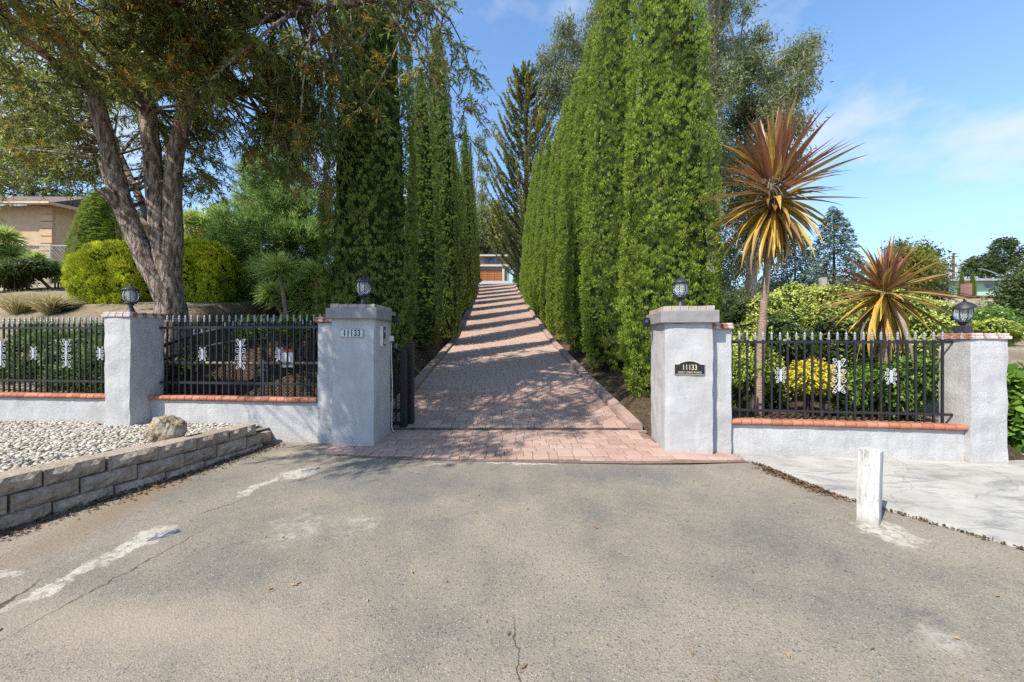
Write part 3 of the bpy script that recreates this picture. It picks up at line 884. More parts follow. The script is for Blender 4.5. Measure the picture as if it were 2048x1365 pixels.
def end_pillar(O, rz, u, v, w, d, top, base, label, seed):
    r = empty('wall_pillar', frame_pt(O, rz, u + w / 2, v + d / 2), rz, label, 'pillar', 'smaller rough stucco pillars with tiled caps')
    sh = rough_box((w, d, top - base), .09, .009, seed); sh.materials.append(M['stucco'])
    put('shaft', sh, r, (0, 0, base))
    cap_ring(r, w + .05, d + .05, top - .004, .04, .13, 0, 'old_tile', 'cap_tile', .12)
    cap_ring(r, w + .02, d + .02, top + .037, .035, .13, 0, 'old_tile', 'cap_tile', .12)
    return r
ep_r = end_pillar(RO, RRZ, 3.668, .13, .40, .42, 1.585, -.1, 'rough stucco end pillar at the right with the broken lamp on top', 12.0)
ep_l = end_pillar(LO, LRZ, -3.205, -.26, .435, .50, 1.86, -.1, 'rough stucco pillar with a lamp on top between the two left fence panels', 15.0)

# ------------------------------------------------------------------ iron fences
def arc_spiral(cx, cz, r0, a0, turns, sgn, shrink=.25, n=16):
    return [(cx + (r0 * (1 - (1 - shrink) * k / n)) * math.cos(a0 + sgn * 2 * PI * turns * k / n), 0,
             cz + (r0 * (1 - (1 - shrink) * k / n)) * math.sin(a0 + sgn * 2 * PI * turns * k / n)) for k in range(n + 1)]
def scroll_mesh(h, w, big):
    mb = MB()
    def stroke(pts, r=.0042):
        for sx in (-1, 1):
            for sz in (-1, 1):
                mb.tube([(sx * x, y - .016, sz * z) for x, y, z in pts], r, 5)
    if big:
        stroke([(.006, 0, .005)] + arc_spiral(.052, .062, .042, -PI * .75, 1.35, 1)[::1])
        stroke(arc_spiral(.055, .205, .030, PI * .2, 1.3, 1)[::-1] + [(.05, 0, .165), (.025, 0, .135), (.01, 0, .10)])
        stroke([(.012, 0, .20), (.03, 0, .15), (.062, 0, .122), (.088, 0, .148)], .004)
        mb.box((0, -.018, 0), (.022, .012, h * .86)); mb.box((0, -.02, 0), (.05, .012, .02))
    else:
        stroke([(.006, 0, .012)] + arc_spiral(.047, .035, .026, -PI * .8, 1.2, 1))
        stroke(arc_spiral(.04, .088, .018, PI * .2, 1.1, 1)[::-1] + [(.03, 0, .062), (.012, 0, .03)], .0042)
        mb.box((0, -.018, 0), (.026, .012, h * .72))
    return mb.mesh('ornament', 'white_scroll')
orn_big, orn_small = scroll_mesh(.48, .19, True), scroll_mesh(.23, .15, False)
bar_cache = {}
def fin_mesh():
    if 'fin' not in bar_cache:
        mb = MB(); mb.lathe([(.013, 0), (.0145, .005), (.013, .04), (.0165, .047), (.0165, .053), (.011, .06), (.0155, .078), (.001, .112)], 8)
        bar_cache['fin'] = mb.mesh('finial', 'silver_tip')
    return bar_cache['fin']
def bar_mesh(h, t=.022):
    k = (round(h, 2), t)
    if k not in bar_cache: bar_cache[k] = MB().box((0, 0, h / 2), (t, t, h)).mesh('bar', 'black_iron', bevel=.002)
    return bar_cache[k]
def fence(O, rz, u0, u1, v, zb, zt, n, rails, label, orn, ext=(.0, .0), phase=0):
    r = empty('iron_fence', frame_pt(O, rz, (u0 + u1) / 2, v), rz, label, 'fence', 'black iron fence panels with silver spear tips')
    L = u1 - u0
    st = L / (n - 1)
    h = zt - zb - .112
    for k in range(n):
        b = put('bar', bar_mesh(h), r, (-L / 2 + k * st + random.uniform(-.003, .003), 0, zb), (random.uniform(-.004, .004), random.uniform(-.004, .004), 0))
        put('finial', fin_mesh(), b, (0, 0, h - .002))
    for z in rails:
        MB().box(((ext[1] - ext[0]) / 2, -.003, z), (L + ext[0] + ext[1], .014, .034)).build('rail', 'black_iron', r, bevel=.002)
    for kind, k in orn:
        x = -L / 2 + k * st; zc = (rails[0] + rails[1]) / 2 + .02
        put('ornament', orn_big if kind == 'B' else orn_small, r, (x, -.012, zc))
    return r
fence(RO, RRZ, .985, 3.56, .36, .46, 1.69, 26, (.60, 1.545), 'black iron fence with silver tips beside the right gate pillar, white scroll ornaments', [('S', 6), ('B', 13), ('S', 19)], (.08, .12))
fence(LO, LRZ, -2.64, -.06, .17, .62, 1.915, 25, (.845, 1.71), 'black iron fence with silver tips in front of the parked sliding gate', [('S', 6), ('B', 12), ('S', 18)], (.14, .05))
fence(LO, LRZ, -8.4, -3.29, .17, .62, 1.90, 50, (.845, 1.715), 'black iron fence with silver tips in front of the green juniper hedge', [('S', 32), ('B', 38), ('S', 44), ('S', 45 - 25), ('B', 26)], (.1, .08))

# ------------------------------------------------------------------ pillar lamps
def lamp_meshes():
    d = {}
    mb = MB(); mb.lathe([(.085, 0), (.085, .02), (.06, .03), (.055, .06), (.030, .105), (.028, .12), (.05, .135), (.05, .145)], 14); d['stem'] = mb.mesh('stem', 'lamp_metal', True)
    mb = MB(); mb.lathe([(.045, .145), (.085, .155), (.088, .17), (.078, .18), (.05, .185)], 16); d['gallery'] = mb.mesh('gallery', 'lamp_metal', True)
    prof = [(.068, .18), (.095, .205), (.110, .245), (.113, .28), (.106, .325), (.088, .37)]
    mb = MB(); mb.lathe(prof, 16, cap=False); mb.lathe([(r - .004, z) for r, z in prof], 16, cap=False); d['globe'] = mb.mesh('globe', 'lamp_glass', True)
    mb = MB()
    for k in range(8):
        a = 2 * PI * k / 8 + .2
        mb.tube([((r + .003) * math.cos(a), (r + .003) * math.sin(a), z) for r, z in prof], .0055, 5)
    d['rib_cage'] = mb.mesh('rib_cage', 'lamp_metal')
    mb = MB(); mb.lathe([(.125, .362), (.128, .372), (.10, .395), (.065, .42), (.03, .437), (.02, .442)], 18); d['roof'] = mb.mesh('roof', 'lamp_metal', True)
    mb = MB(); mb.lathe([(.012, .438), (.018, .452), (.010, .462), (.014, .472), (.002, .492)], 8); d['finial'] = mb.mesh('finial', 'lamp_metal', True)
    mb = MB(); mb.lathe([(.012, .18), (.022, .22), (.03, .26), (.02, .30), (.005, .32)], 10); d['bulb'] = mb.mesh('bulb', 'bulb', True)
    return d
LM = lamp_meshes()
def lamp(loc, label, rz=0.0, scale=1.0, broken=False):
    r = empty('pillar_lamp', loc, rz, label, 'lamp', 'black lantern lamps on the pillars')
    r.scale = (scale * .88, scale * .88, scale)
    for k, me in LM.items():
        if broken and k in ('roof',):
            o = put(k, me, r, (-.045, 0, .07), (0, 0, 0)); o.rotation_euler = (R(6), R(-17), 0); o.location = (.075, 0, .012)
            put('finial', LM['finial'], o)
        elif broken and k == 'finial': continue
        elif k == 'finial': put(k, me, r.children[-1] if r.children[-1].name.startswith('roof') else r)
        else: put(k, me, r)
    return r
lp = frame_pt(RO, RRZ, .617 / 2, .36)
lamp((lp.x, lp.y, 1.957), 'black ribbed lantern lamp on top of the sunlit right gate pillar')
lamp((-2.21, 5.66, 2.01), 'black ribbed lantern lamp on top of the shaded left gate pillar', .3)
lp = frame_pt(LO, LRZ, -3.205 + .2, -.06)
lamp((lp.x, lp.y, 1.928), 'black ribbed lantern lamp in front of the golden globe shrub', .5, .95)
lp = frame_pt(RO, RRZ, 3.668 + .12, .36)
bl = lamp((lp.x, lp.y, 1.595), 'broken lantern lamp with its lid knocked askew at the far right', .2, .95, True)
MB().box((.0, 0, .06), (.15, .15, .10)).build('base_box', 'lamp_metal', bl, bevel=.006)

# ------------------------------------------------------------------ things fixed to the pillars
def text(body, size, mat, parent, loc, rot, ext=.002, sx=1.0, off=0.0):
    cu = bpy.data.curves.new('lettering', 'FONT')
    cu.body = body; cu.size = size; cu.align_x = 'CENTER'; cu.align_y = 'CENTER'; cu.extrude = ext; cu.offset = off
    cu.space_character = 1.1
    cu.materials.append(M[mat])
    tmp = bpy.data.objects.new('lettering_curve', cu)
    me = bpy.data.meshes.new_from_object(tmp); me.name = 'lettering'
    bpy.data.objects.remove(tmp)
    return put('lettering', me, parent, loc, rot, (sx, 1, 1))
# black arched plaque on the right pillar: centre px (1379,735)
pc = frame_pt(RO, RRZ, .315, -.012, 1.185)
r = empty('address_plaque', pc, RRZ, 'black arched plaque reading 11133 Golf Links Road on the right pillar', 'plaque')
def arch_poly(w, h, rise):
    p = [(-w / 2, -h / 2), (w / 2, -h / 2), (w / 2, h / 2)]
    for k in range(11):
        x = w * .36 - k * w * .72 / 10
        p.append((x, h / 2 + rise * math.sin(PI * k / 10) ** .7 + (0.0)))
    p.append((-w / 2, h / 2)); return p
def upright(poly, y0, y1):
    mb = MB(); mb.prism(poly, -y1, -y0)
    mb.v = [(x, -z, y) for x, y, z in mb.v]; mb.f = [tuple(f) for f in mb.f]; return mb
upright(arch_poly(.385, .135, .045), 0.0, .012).build('border', 'gold', r)
upright(arch_poly(.374, .124, .044), -.004, .006).build('plate', 'sign_black', r)
text('11133', .098, 'gold', r, (0, -.006, .022), (R(90), 0, 0), sx=.72, off=.002)
text('GOLF LINKS ROAD', .037, 'gold', r, (0, -.006, -.042), (R(90), 0, 0), sx=.86, off=.0004)
MB().box((0, -.006, -.066), (.35, .004, .004)).build('rule', 'gold', r)
# white number tile on the left pillar: px 682..727 x 659..675
pc = at(704, 667, 5.325)
r = empty('number_tile', pc, 0, 'small white tile with dark numerals 11133 on the shaded left pillar', 'sign')
MB().box((0, 0, 0), (.325, .012, .125)).build('tile_edge', 'plaque_edge', r, bevel=.002)
MB().box((0, -.005, 0), (.300, .01, .102)).build('plate', 'plaque', r, bevel=.002)
text('11133', .115, 'numeral', r, (0, -.0115, 0), (R(90), 0, 0), sx=.80, off=.0028)
mbx = MB()
for k in range(16):
    for s in (-1, 1): mbx.box((-.143 + k * .019, -.011, s * .045), (.008, .003, .006))
mbx.build('border_dots', 'plaque_edge', r)
# keypad on the inner side face of the left pillar
kx = P_LEFT_O.x + .596
r = empty('intercom_keypad', (kx + .02, 5.62, 1.57), 0, 'black and white intercom keypad on the inner face of the left gate pillar', 'keypad')
MB().box((0, 0, 0), (.05, .115, .30)).build('housing', 'plastic_white', r, bevel=.006)
MB().box((.024, .005, 0), (.012, .098, .285)).build('front_panel', 'plastic_black', r, bevel=.003)
km = MB().box((0, 0, 0), (.006, .014, .012)).mesh('key', 'plastic_white')
for i in range(3):
    for j in range(4): put('key', km, r, (.032, -.02 + i * .024, -.11 + j * .022))
MB().box((.031, .005, .075), (.004, .06, .04)).build('speaker_grille', 'grey_box', r)
r = tag(MB().box((0, 0, 0), (.035, .075, .13)).build('junction_box', 'grey_box', bevel=.006, loc=(kx + .017, 5.79, 1.58)), 'small grey-blue box beside the keypad on the left pillar', 'junction box')
r = tag(MB().box((0, 0, 0), (.06, .07, .085)).build('sensor_box', 'plastic_white', bevel=.006, loc=(kx + .028, 6.01, 1.54)), 'small white box at the back edge of the left gate pillar', 'sensor box')
mb = MB(); mb.tube([(kx + .012, 6.05, 1.5), (kx + .015, 6.06, 1.2), (kx + .03, 6.05, .8), (kx + .018, 6.07, .4), (kx + .02, 6.05, .12), (kx + .06, 6.03, .06)], .008, 6)
tag(mb.build('cable', 'plastic_white', smooth=True), 'thin pale cable running down the back edge of the left pillar', 'cable')
r = empty('floodlight', (kx + .06, 5.95, 1.86), 0, 'dark floodlight under the cap of the left gate pillar', 'floodlight')
MB().box((.05, .03, -.02), (.11, .09, .11)).build('housing', 'plastic_black', r, bevel=.01)
MB().box((0, 0, .02), (.06, .03, .03)).build('bracket', 'plastic_black', r)
sc_p = frame_pt(RO, RRZ, -.06, .62, 1.84)
r = empty('security_camera', sc_p, RRZ, 'black security camera fixed beside the cap of the right gate pillar', 'security camera')
MB().box((-.055, -.03, 0), (.085, .07, .14)).build('housing', 'plastic_black', r, bevel=.012)
mb = MB(); mb.tube([(-.06, -.062, .015), (-.06, -.078, .015)], .022, 12); mb.build('lens', 'window_glass', r)
MB().box((-.005, 0, 0), (.05, .03, .04)).build('bracket', 'plastic_black', r)

# ------------------------------------------------------------------ sliding gate parked behind the left fence
GY0 = 6.33; GA, GB = -6.2, -1.80
def gate_top(x): return 1.78 - .52 * ((x + 3.95) / 2.25) ** 2
r = empty('sliding_gate', ((GA + GB) / 2, GY0, .05), 0, 'black arched sliding gate standing open behind the left fence', 'gate')
def G(p): return (p[0] - (GA + GB) / 2, p[1] - GY0, p[2] - .05)
for off, nm in ((0, 'top_rail'), (-.24, 'lower_top_rail')):
    mb = MB(); mb.tube([G((x, GY0, gate_top(x) + off)) for x in np.linspace(GA, GB, 15)], .03 if off == 0 else .02, 6); mb.build(nm, 'black_iron', r)
for z, nm, m in ((.13, 'bottom_rail', 'black_iron'), (.34, 'lower_rail', 'black_iron')):
    mb = MB(); mb.box(G(((GA + GB) / 2, GY0, z)), (GB - GA, .04, .05)); mb.build(nm, m, r)
mb = MB(); mb.tube([G((GA, GY0 - .06, 1.14)), G((GB - .4, GY0 - .06, 1.13))], .024, 8); mb.build('brace_pipe', 'tan_pipe', r)
for x in (GA, GB):
    h = gate_top(x) - .05
    MB().box((0, 0, h / 2), (.11, .09, h)).build('end_post', 'black_iron', r, loc=G((x, GY0, .06)), bevel=.006)
nb = 34
for k in range(1, nb):
    x = GA + (GB - GA) * k / nb
    h = gate_top(x) + .02 - .12
    b = put('bar', MB().box((0, 0, h / 2), (.018, .018, h)).mesh('bar', 'black_iron'), r, G((x, GY0, .12)))
    put('finial', fin_mesh(), b, (0, 0, h - .002), scale=(.9, .9, .8))
mb = MB()
step = .055; z0, z1 = .15, 1.28
for sgn in (1, -1):
    x = GA - (z1 - z0)
    while x < GB:
        a, b = (x, z0), (x + (z1 - z0), z1)
        if sgn < 0: a, b = (x, z1), (x + (z1 - z0), z0)
        ta = max(0, (GA - a[0]) / (z1 - z0)); tb = min(1, (GB - a[0]) / (z1 - z0))
        if tb > ta:
            p = G((a[0] + ta * (b[0] - a[0]), GY0 + .045, a[1] + ta * (b[1] - a[1]))); q = G((a[0] + tb * (b[0] - a[0]), GY0 + .045, a[1] + tb * (b[1] - a[1])))
            mb.tube([p, q], .0042, 3)
        x += step
mb.build('wire_mesh', 'black_iron', r)
r = empty('notice_sign', at(575, 717, 6.27), 0, 'small white notice with a rusty red header wired to the parked gate', 'sign')
MB().box((0, 0, 0), (.235, .008, .30)).build('board', 'sign_white', r)
MB().box((0, -.006, .125), (.235, .006, .05)).build('header', 'rust_red', r)
r = empty('guide_post', (-1.74, 6.52, .02), 0, 'black upright gate guide post just behind the left pillar', 'post')
MB().box((0, 0, .72), (.115, .10, 1.44)).build('post', 'black_iron', r, bevel=.008)
MB().box((0, 0, 1.45), (.13, .12, .03)).build('post_cap', 'black_iron', r, bevel=.006)
r = empty('steel_post', at(525, 800, 6.02), 0, 'galvanised steel post standing behind the fence near the notice', 'post')
zz = r.location.z
MB().lathe([(.022, -.5), (.022, .60)], 10).build('pipe', 'galvanised', r)
MB().lathe([(.028, .60), (.028, .62), (.012, .64)], 10).build('cap', 'galvanised', r)
MB().lathe([(.03, .46), (.03, .50)], 10).build('collar', 'galvanised', r)

# ------------------------------------------------------------------ retaining wall, gravel bed, rock
RW = [(-4.5, .6), (-4.28, 1.6), (-4.0, 2.97), (-3.85, 3.62), (-3.7, 4.1), (-3.57, 4.91), (-3.46, 5.55)]
def rw_len():
    s = [0]
    for (a, b), (c, d) in zip(RW[:-1], RW[1:]): s.append(s[-1] + math.hypot(c - a, d - b))
    return s
RS = rw_len()
def rw_pt(s):
    x = float(np.interp(s, RS, [p[0] for p in RW])); y = float(np.interp(s, RS, [p[1] for p in RW]))
    e = .05
    x2 = float(np.interp(s + e, RS, [p[0] for p in RW])); y2 = float(np.interp(s + e, RS, [p[1] for p in RW]))
    x1 = float(np.interp(s - e, RS, [p[0] for p in RW])); y1 = float(np.interp(s - e, RS, [p[1] for p in RW]))
    return x, y, math.atan2(y2 - y1, x2 - x1)
def block_mesh(l, h, dp, seed):
    """split-face block; long axis x, rough front towards -y"""
    rnd = random.Random(seed)
    nxx, nz = 6, 3; vs = []; fs = []
    for i in range(nxx + 1):
        for j in range(nz + 1):
            x = -l / 2 + l * i / nxx; z = h * j / nz
            edge = i in (0, nxx) or j in (0, nz)
            y = -dp / 2 + (.022 if edge else rnd.uniform(-.03, .014))
            if not edge: x += rnd.uniform(-.012, .012); z += rnd.uniform(-.008, .008)
            vs.append((x, y, z))
    for i in range(nxx):
        for j in range(nz):
            a = i * (nz + 1) + j; fs.append((a, a + nz + 1, a + nz + 2, a + 1))
    b = len(vs)
    vs += [(-l / 2, dp / 2, 0), (l / 2, dp / 2, 0), (-l / 2, dp / 2, h), (l / 2, dp / 2, h)]
    top = [i * (nz + 1) + nz for i in range(nxx + 1)]; bot = [i * (nz + 1) for i in range(nxx + 1)]
    lef = list(range(0, nz + 1)); rig = [nxx * (nz + 1) + j for j in range(nz + 1)]
    fs += [tuple(top + [b + 3, b + 2]), tuple(reversed(bot + [b + 1, b + 0])), tuple(list(reversed(lef)) + [b + 0, b + 2][0:0] + [b, b + 2]), tuple(rig + [b + 3, b + 1])]
    me = bpy.data.meshes.new('block'); me.from_pydata(vs, [], fs)
    me.materials.append(M['block_face']); me.update(); return me
BH = .143
blk = [block_mesh(.425, BH - .004, .26, s) for s in range(5)]
rwall = empty('retaining_wall', (-3.9, 3.4, 0), 0, 'low curved retaining wall of brown split-face blocks holding back the pebbles', 'retaining wall')
def top_z(s): return float(np.interp(s, [0, RS[2], RS[-1]], [.41, .405, .325]))
for c in range(3):
    ss = RS[-1] - .2125 - (.20, .0, .22)[c]
    while ss > .2:
        x, y, a = rw_pt(ss)
        nx_, ny_ = -math.sin(a), math.cos(a)       # normal to the left (into the bed)
        sb = .13 + .04 * c + random.uniform(-.008, .008)
        z = top_z(ss) - BH * (3 - c)
        put('block', random.choice(blk), rwall, (x + nx_ * sb + 3.9, y + ny_ * sb - 3.4, z), (random.uniform(-.01, .01), random.uniform(-.008, .008), a + random.uniform(-.012, .012)), (random.uniform(.965, .985), 1, 1))
        ss -= .428
# pebble bed
def bed_z(x, y):
    e = np.interp(y, [p[1] for p in RW], [p[0] for p in RW]); d = e - x
    return np.interp(d, [0, .4, 1.2, 3, 6], [.30, .33, .33, .30, .28]) - np.clip((y - 4.0) * .045, 0, .08)
bx_, by_ = [], []
xs = np.linspace(-16, -3.3, 70); ys = np.linspace(.4, 6.6, 40)
vs = []
wl = lambda x: LO.y - math.tan(R(6.2)) * (x - LO.x)
for j in range(40):
    for i in range(70):
        y = ys[j]; e = float(np.interp(y, [p[1] for p in RW], [p[0] for p in RW])) - .16
        x = -16 + (e + 16) * (i / 69) ** .6
        vs.append((x, y, float(bed_z(x, y)) - .03))
fs = [(j * 70 + i, j * 70 + i + 1, j * 70 + 71 + i, j * 70 + 70 + i) for j in range(39) for i in range(69)]
tag(MB().add(vs, fs).build('gravel_bed_soil', 'gravel_bed'), kind='structure')
N = 22000
py = RNG.uniform(1.2, 6.6, N * 2); e = np.interp(py, [p[1] for p in RW], [p[0] for p in RW]) - .27
px_ = e - RNG.uniform(0, 1, N * 2) * 5.2
keep = (py < (LO.y - math.tan(R(6.2)) * (px_ - LO.x)) - .0) & ((px_ / np.maximum(py, .1)) > -1.9)
px_, py = px_[keep][:N], py[keep][:N]
ico = bmesh.new(); bmesh.ops.create_icosphere(ico, subdivisions=1, radius=1.0)
iv = np.array([v.co[:] for v in ico.verts]); itf = np.array([[v.index for v in f.verts] for f in ico.faces]); ico.free()
n = len(px_)
rad = .011 + .022 * RNG.beta(1.3, 2.2, n)
sc3 = np.stack([rad * RNG.uniform(.8, 1.5, n), rad * RNG.uniform(.7, 1.1, n), rad * RNG.uniform(.4, .7, n)], -1)
ang = RNG.uniform(0, 2 * PI, n)
base = iv[None] * (1 + RNG.uniform(-.18, .18, (n, len(iv), 1))) * sc3[:, None, :]
ca, sa = np.cos(ang)[:, None], np.sin(ang)[:, None]
rx = base[..., 0] * ca - base[..., 1] * sa; ry = base[..., 0] * sa + base[..., 1] * ca
tilt = RNG.uniform(-.35, .35, (n, 1))
vv = np.stack([rx + px_[:, None], ry + py[:, None], base[..., 2] + rx * tilt + (bed_z(px_, py) - .02 + RNG.uniform(0, .03, n))[:, None]], -1).reshape(-1, 3)
ff = (itf[None] + (np.arange(n) * len(iv))[:, None, None]).reshape(-1, 3)
pm = np_mesh('pebbles', vv, ff, 'pebble', np.repeat(RNG.beta(2.2, 1.5, n), len(iv)), True)
tag(put('pebbles', pm), 'pale river pebbles filling the raised bed on the left', 'pebbles', kind='stuff')
# rock behind the retaining wall
bm = bmesh.new(); bmesh.ops.create_icosphere(bm, subdivisions=4, radius=1.0)
for v in bm.verts:
    c = v.co.copy()
    k = 1 + .28 * mnoise.noise(c * 1.3 + Vector((3.3, 0, 1))) + .14 * mnoise.noise(c * 3.1) + .06 * mnoise.noise(c * 8)
    v.co = Vector((c.x * .17, c.y * .16, c.z * .26)) * k
    v.co.z = min(v.co.z, .20 + .03 * mnoise.noise(c * 4) - .12 * max(0, c.x))
me = bpy.data.meshes.new('rock'); bm.to_mesh(me); bm.free(); me.materials.append(M['rock'])
rk = put('rock', me, None, (-4.12, 4.55, .40))
tag(rk, 'rough brown rock standing in the pebbles behind the block wall', 'rock')

# ------------------------------------------------------------------ white post on the right
r = empty('white_bollard', at(1737, 1046, 3.25), R(38), 'short square white painted post leaning at the concrete edge', 'bollard')
pm = rough_box((.15, .15, .66), .05, .003, 21.0); pm.materials.append(M['white_post'])
o = put('post', pm, r, (0, 0, -.03)); o.rotation_euler = (R(1.0), R(1.2), 0)
# ------------------------------------------------------------------ buildings
def gable_house_wall(parent, name, mat, c, size): return MB().box(c, size).build(name, mat, parent)
# house with garage at the head of the drive (base about z 12.9, 72 m away)
H0 = Vector((-5.6, 72, 12.85))
r = empty('garage_house', H0, 0, 'grey two-storey house with wooden garage door at the top of the drive', 'house')
MB().box((0, 4.5, 2.6), (10.0, 8, 5.2)).build('wall', 'siding_grey', r)
MB().box((-.4, .28, 2.9), (10.8, 1.0, .28)).build('canopy', 'trim_white', r)
MB().box((-.4, .26, 3.12), (10.8, .9, .16)).build('balcony_roof', 'roof_tan', r)
mb = MB(); mb.add([(-5.6, -.3, 4.85), (5.5, -.3, 4.85), (5.5, 4.5, 5.75), (-5.6, 4.5, 5.75), (-5.6, 9.2, 4.85), (5.5, 9.2, 4.85), (-5.6, -.3, 4.6), (5.5, -.3, 4.6), (5.5, 9.2, 4.6), (-5.6, 9.2, 4.6)],
    [(0, 1, 2, 3), (3, 2, 5, 4), (6, 7, 1, 0), (7, 8, 5, 2, 1), (9, 6, 0, 3, 4), (6, 9, 8, 7)])
mb.build('roof', 'roof_tan', r)
MB().box((-.05, -.36, 4.78), (11.1, .08, .22)).build('fascia', 'trim_white', r)
gd = MB().box((.9, .44, 1.06), (5.6, .1, 2.12)).build('garage_door', 'dark_wood', r)
pm = MB().box((0, 0, 0), (1.36, .06, .38)).mesh('panel', 'wood_door', bevel=.02)
for i in range(4):
    for j in range(5): put('panel', pm, gd, (-1.2 + i * 1.4, .37, .24 + j * .42))
for x in (3.95, -2.15):
    MB().box((x, .3, 1.35), (.42, .5, 2.7)).build('pier', 'trim_white', r)
for x, w in ((1.75, 2.7), (-2.5, 2.4)):
    f = MB().box((x, .48, 4.0), (w, .12, 1.25)).build('window', 'dark_wood', r)
    for s in (-1, 0, 1): MB().box((x + s * w / 3.1, .43, 4.0), (w / 3.5, .06, 1.08)).build('pane', 'window_glass', f)
# beige house up the bank on the left
HB = Vector((-29.0, 24.0, 6.2)); ang = math.atan2(7.7, 3.6)
r = empty('beige_house', HB, 0, 'peach stucco house with quoined corner seen behind the trees at left', 'house')
MB().box((-6, 4, 1.9), (12, 8, 3.9)).build('wall', 'peach_stucco', r)
c, s_ = math.cos(ang), math.sin(ang)
MB().prism([(-.02, .02), (9.5 * c, 9.5 * s_), (9.5 * c - 7 * s_, 9.5 * s_ + 7 * c), (-3, 7.5)], -.05, 3.82).build('side_wing', 'peach_stucco', r)
qm = MB().box((0, 0, 0), (.8, .12, .42)).mesh('quoin', 'peach_stucco', bevel=.02)
for k in range(8): put('quoin', qm, r, (-.36, -.02, .25 + k * .47), (0, 0, 0), (1, 1, 1))
MB().box((-6, -.05, 1.35), (12.0, .12, .1)).build('band', 'peach_stucco', r)
mb = MB(); mb.add([(-12.8, -.8, 3.75), (.75, -.8, 3.75), (.75 + 10 * c, -.8 + 10 * s_, 3.75), (-4, 9, 6.2), (-12.8, 4, 6.0), (-1.6, 4.2, 6.0)],
    [(0, 1, 5, 4), (1, 2, 3, 5), (4, 5, 3)])
mb.build('roof', 'roof_brown', r)
mb = MB(); mb.tube([(-12.8, -.82, 3.72), (.78, -.82, 3.72), (.8 + 10 * c, -.8 + 10 * s_, 3.72)], .1, 5); mb.build('gutter', 'peach_stucco', r)
f = MB().box((-4.6, -.04, 2.5), (1.7, .1, 1.4)).build('window', 'trim_white', r)
MB().box((-4.6, -.1, 2.5), (1.4, .04, 1.1)).build('pane', 'window_glass', f)
wp = (6.6 * c + .06 * s_, 6.6 * s_ - .06 * c)
mbw = MB().box((wp[0], wp[1], 2.9), (1.5, .12, .9), ang); f = mbw.build('window', 'trim_white', r)
MB().box((wp[0] + .06 * s_, wp[1] - .06 * c, 2.9), (1.2, .06, .65), ang).build('pane', 'window_glass', f)
# chain-link fence below the beige house
r = empty('chain_link_fence', (-24.5, 19.3, 5.0), 0, 'grey chain link fence below the peach house', 'fence')
for k in range(6):
    MB().lathe([(.03, -.6), (.03, 1.45)], 8).build('post', 'galvanised', r, loc=(-5 + k * 1.9, k * .1, 0))
mb = MB(); mb.tube([(-5, 0, 1.42), (4.5, .5, 1.42)], .022, 6); mb.build('top_rail', 'galvanised', r)
mb = MB()
for sgn in (1, -1):
    x = -6.4
    while x < 4.4:
        xa, xb = max(x, -5), min(x + 1.4, 4.5)
        if xb > xa:
            za, zb_ = (xa - x, xb - x) if sgn > 0 else (1.4 - (xa - x), 1.4 - (xb - x))
            mb.tube([(xa, .25 + xa * .05, za), (xb, .25 + xb * .05, zb_)], .006, 3)
        x += .16
mb.build('wire_mesh', 'galvanised', r)
# green house far right
HG = at(1940, 592, 55)
r = empty('green_house', HG, R(-4), 'mint green house with long grey roof far off at the right', 'house')
MB().box((0, 4, 1.05), (10.6, 7.5, 2.5)).build('wall', 'mint_siding', r)
mb = MB(); mb.add([(-6.2, -.7, 2.2), (6.2, -.7, 2.2), (6.2, 4, 3.1), (-6.2, 4, 3.1), (-6.2, 8.5, 2.2), (6.2, 8.5, 2.2), (-6.2, -.7, 2.05), (6.2, -.7, 2.05), (6.2, 8.5, 2.05), (-6.2, 8.5, 2.05)],
    [(0, 1, 2, 3), (3, 2, 5, 4), (6, 7, 1, 0), (7, 8, 5, 2, 1), (9, 6, 0, 3, 4), (6, 9, 8, 7)])
mb.build('roof', 'roof_grey', r)
for x, w in ((-.3, 1.0), (2.9, 1.5), (-3.5, 1.1)):
    f = MB().box((x, .22, 1.45), (w, .12, .8)).build('window', 'trim_white', r)
    MB().box((x, .14, 1.45), (w - .18, .08, .62)).build('pane', 'window_glass', f)
r = empty('brown_roof_house', at(1950, 592, 44), R(-3), 'low brown-roofed house with a brick chimney in front of the green house', 'house')
MB().box((.5, 3, -1.0), (8, 6, 2.0)).build('wall', 'dark_wood', r)
rf = MB().add([(-4.2, -.6, -.25), (5.2, -.6, -.25), (5.2, 3, .35), (-4.2, 3, .35), (5.2, 6.5, -.25), (-4.2, 6.5, -.25)], [(0, 1, 2, 3), (3, 2, 4, 5), (0, 3, 5), (1, 4, 2)]).build('roof', 'roof_brown', r)
MB().box((.35, 1.2, .75), (.68, .6, 1.6)).build('chimney', 'red_brick', rf)
# utility pole, wires, old fence post
pp = at(1907, 575, 70)
r = empty('utility_pole', pp, 0, 'tall wooden utility pole above the green house roof', 'utility pole')
MB().lathe([(.2, -4), (.16, 6.3)], 8).build('pole', 'dark_wood', r)
MB().box((0, -.15, 4.0), (2.4, .12, .14)).build('crossarm', 'dark_wood', r)
MB().box((0, -.15, 5.6), (1.4, .12, .12)).build('crossarm', 'dark_wood', r)
a, b = at(1985, 545, 30), at(2120, 528, 18)
mb = MB(); mb.tube([a.lerp(b, t) - Vector((0, 0, .5 * math.sin(PI * t))) for t in np.linspace(-.4, 1, 12)], .035, 5)
tag(mb.build('overhead_cable', 'galvanised'), 'pale overhead cable crossing low at the right edge', 'cable')
pp = at(1646, 640, 10.5)
r = empty('wooden_post', (pp.x, pp.y, gz(pp.x, pp.y)), 0, 'weathered grey wooden post rising from the variegated hedge', 'post')
MB().box((0, 0, 1.1), (.14, .14, 2.2 + (0))).build('post', 'grey_wood', r, bevel=.01)
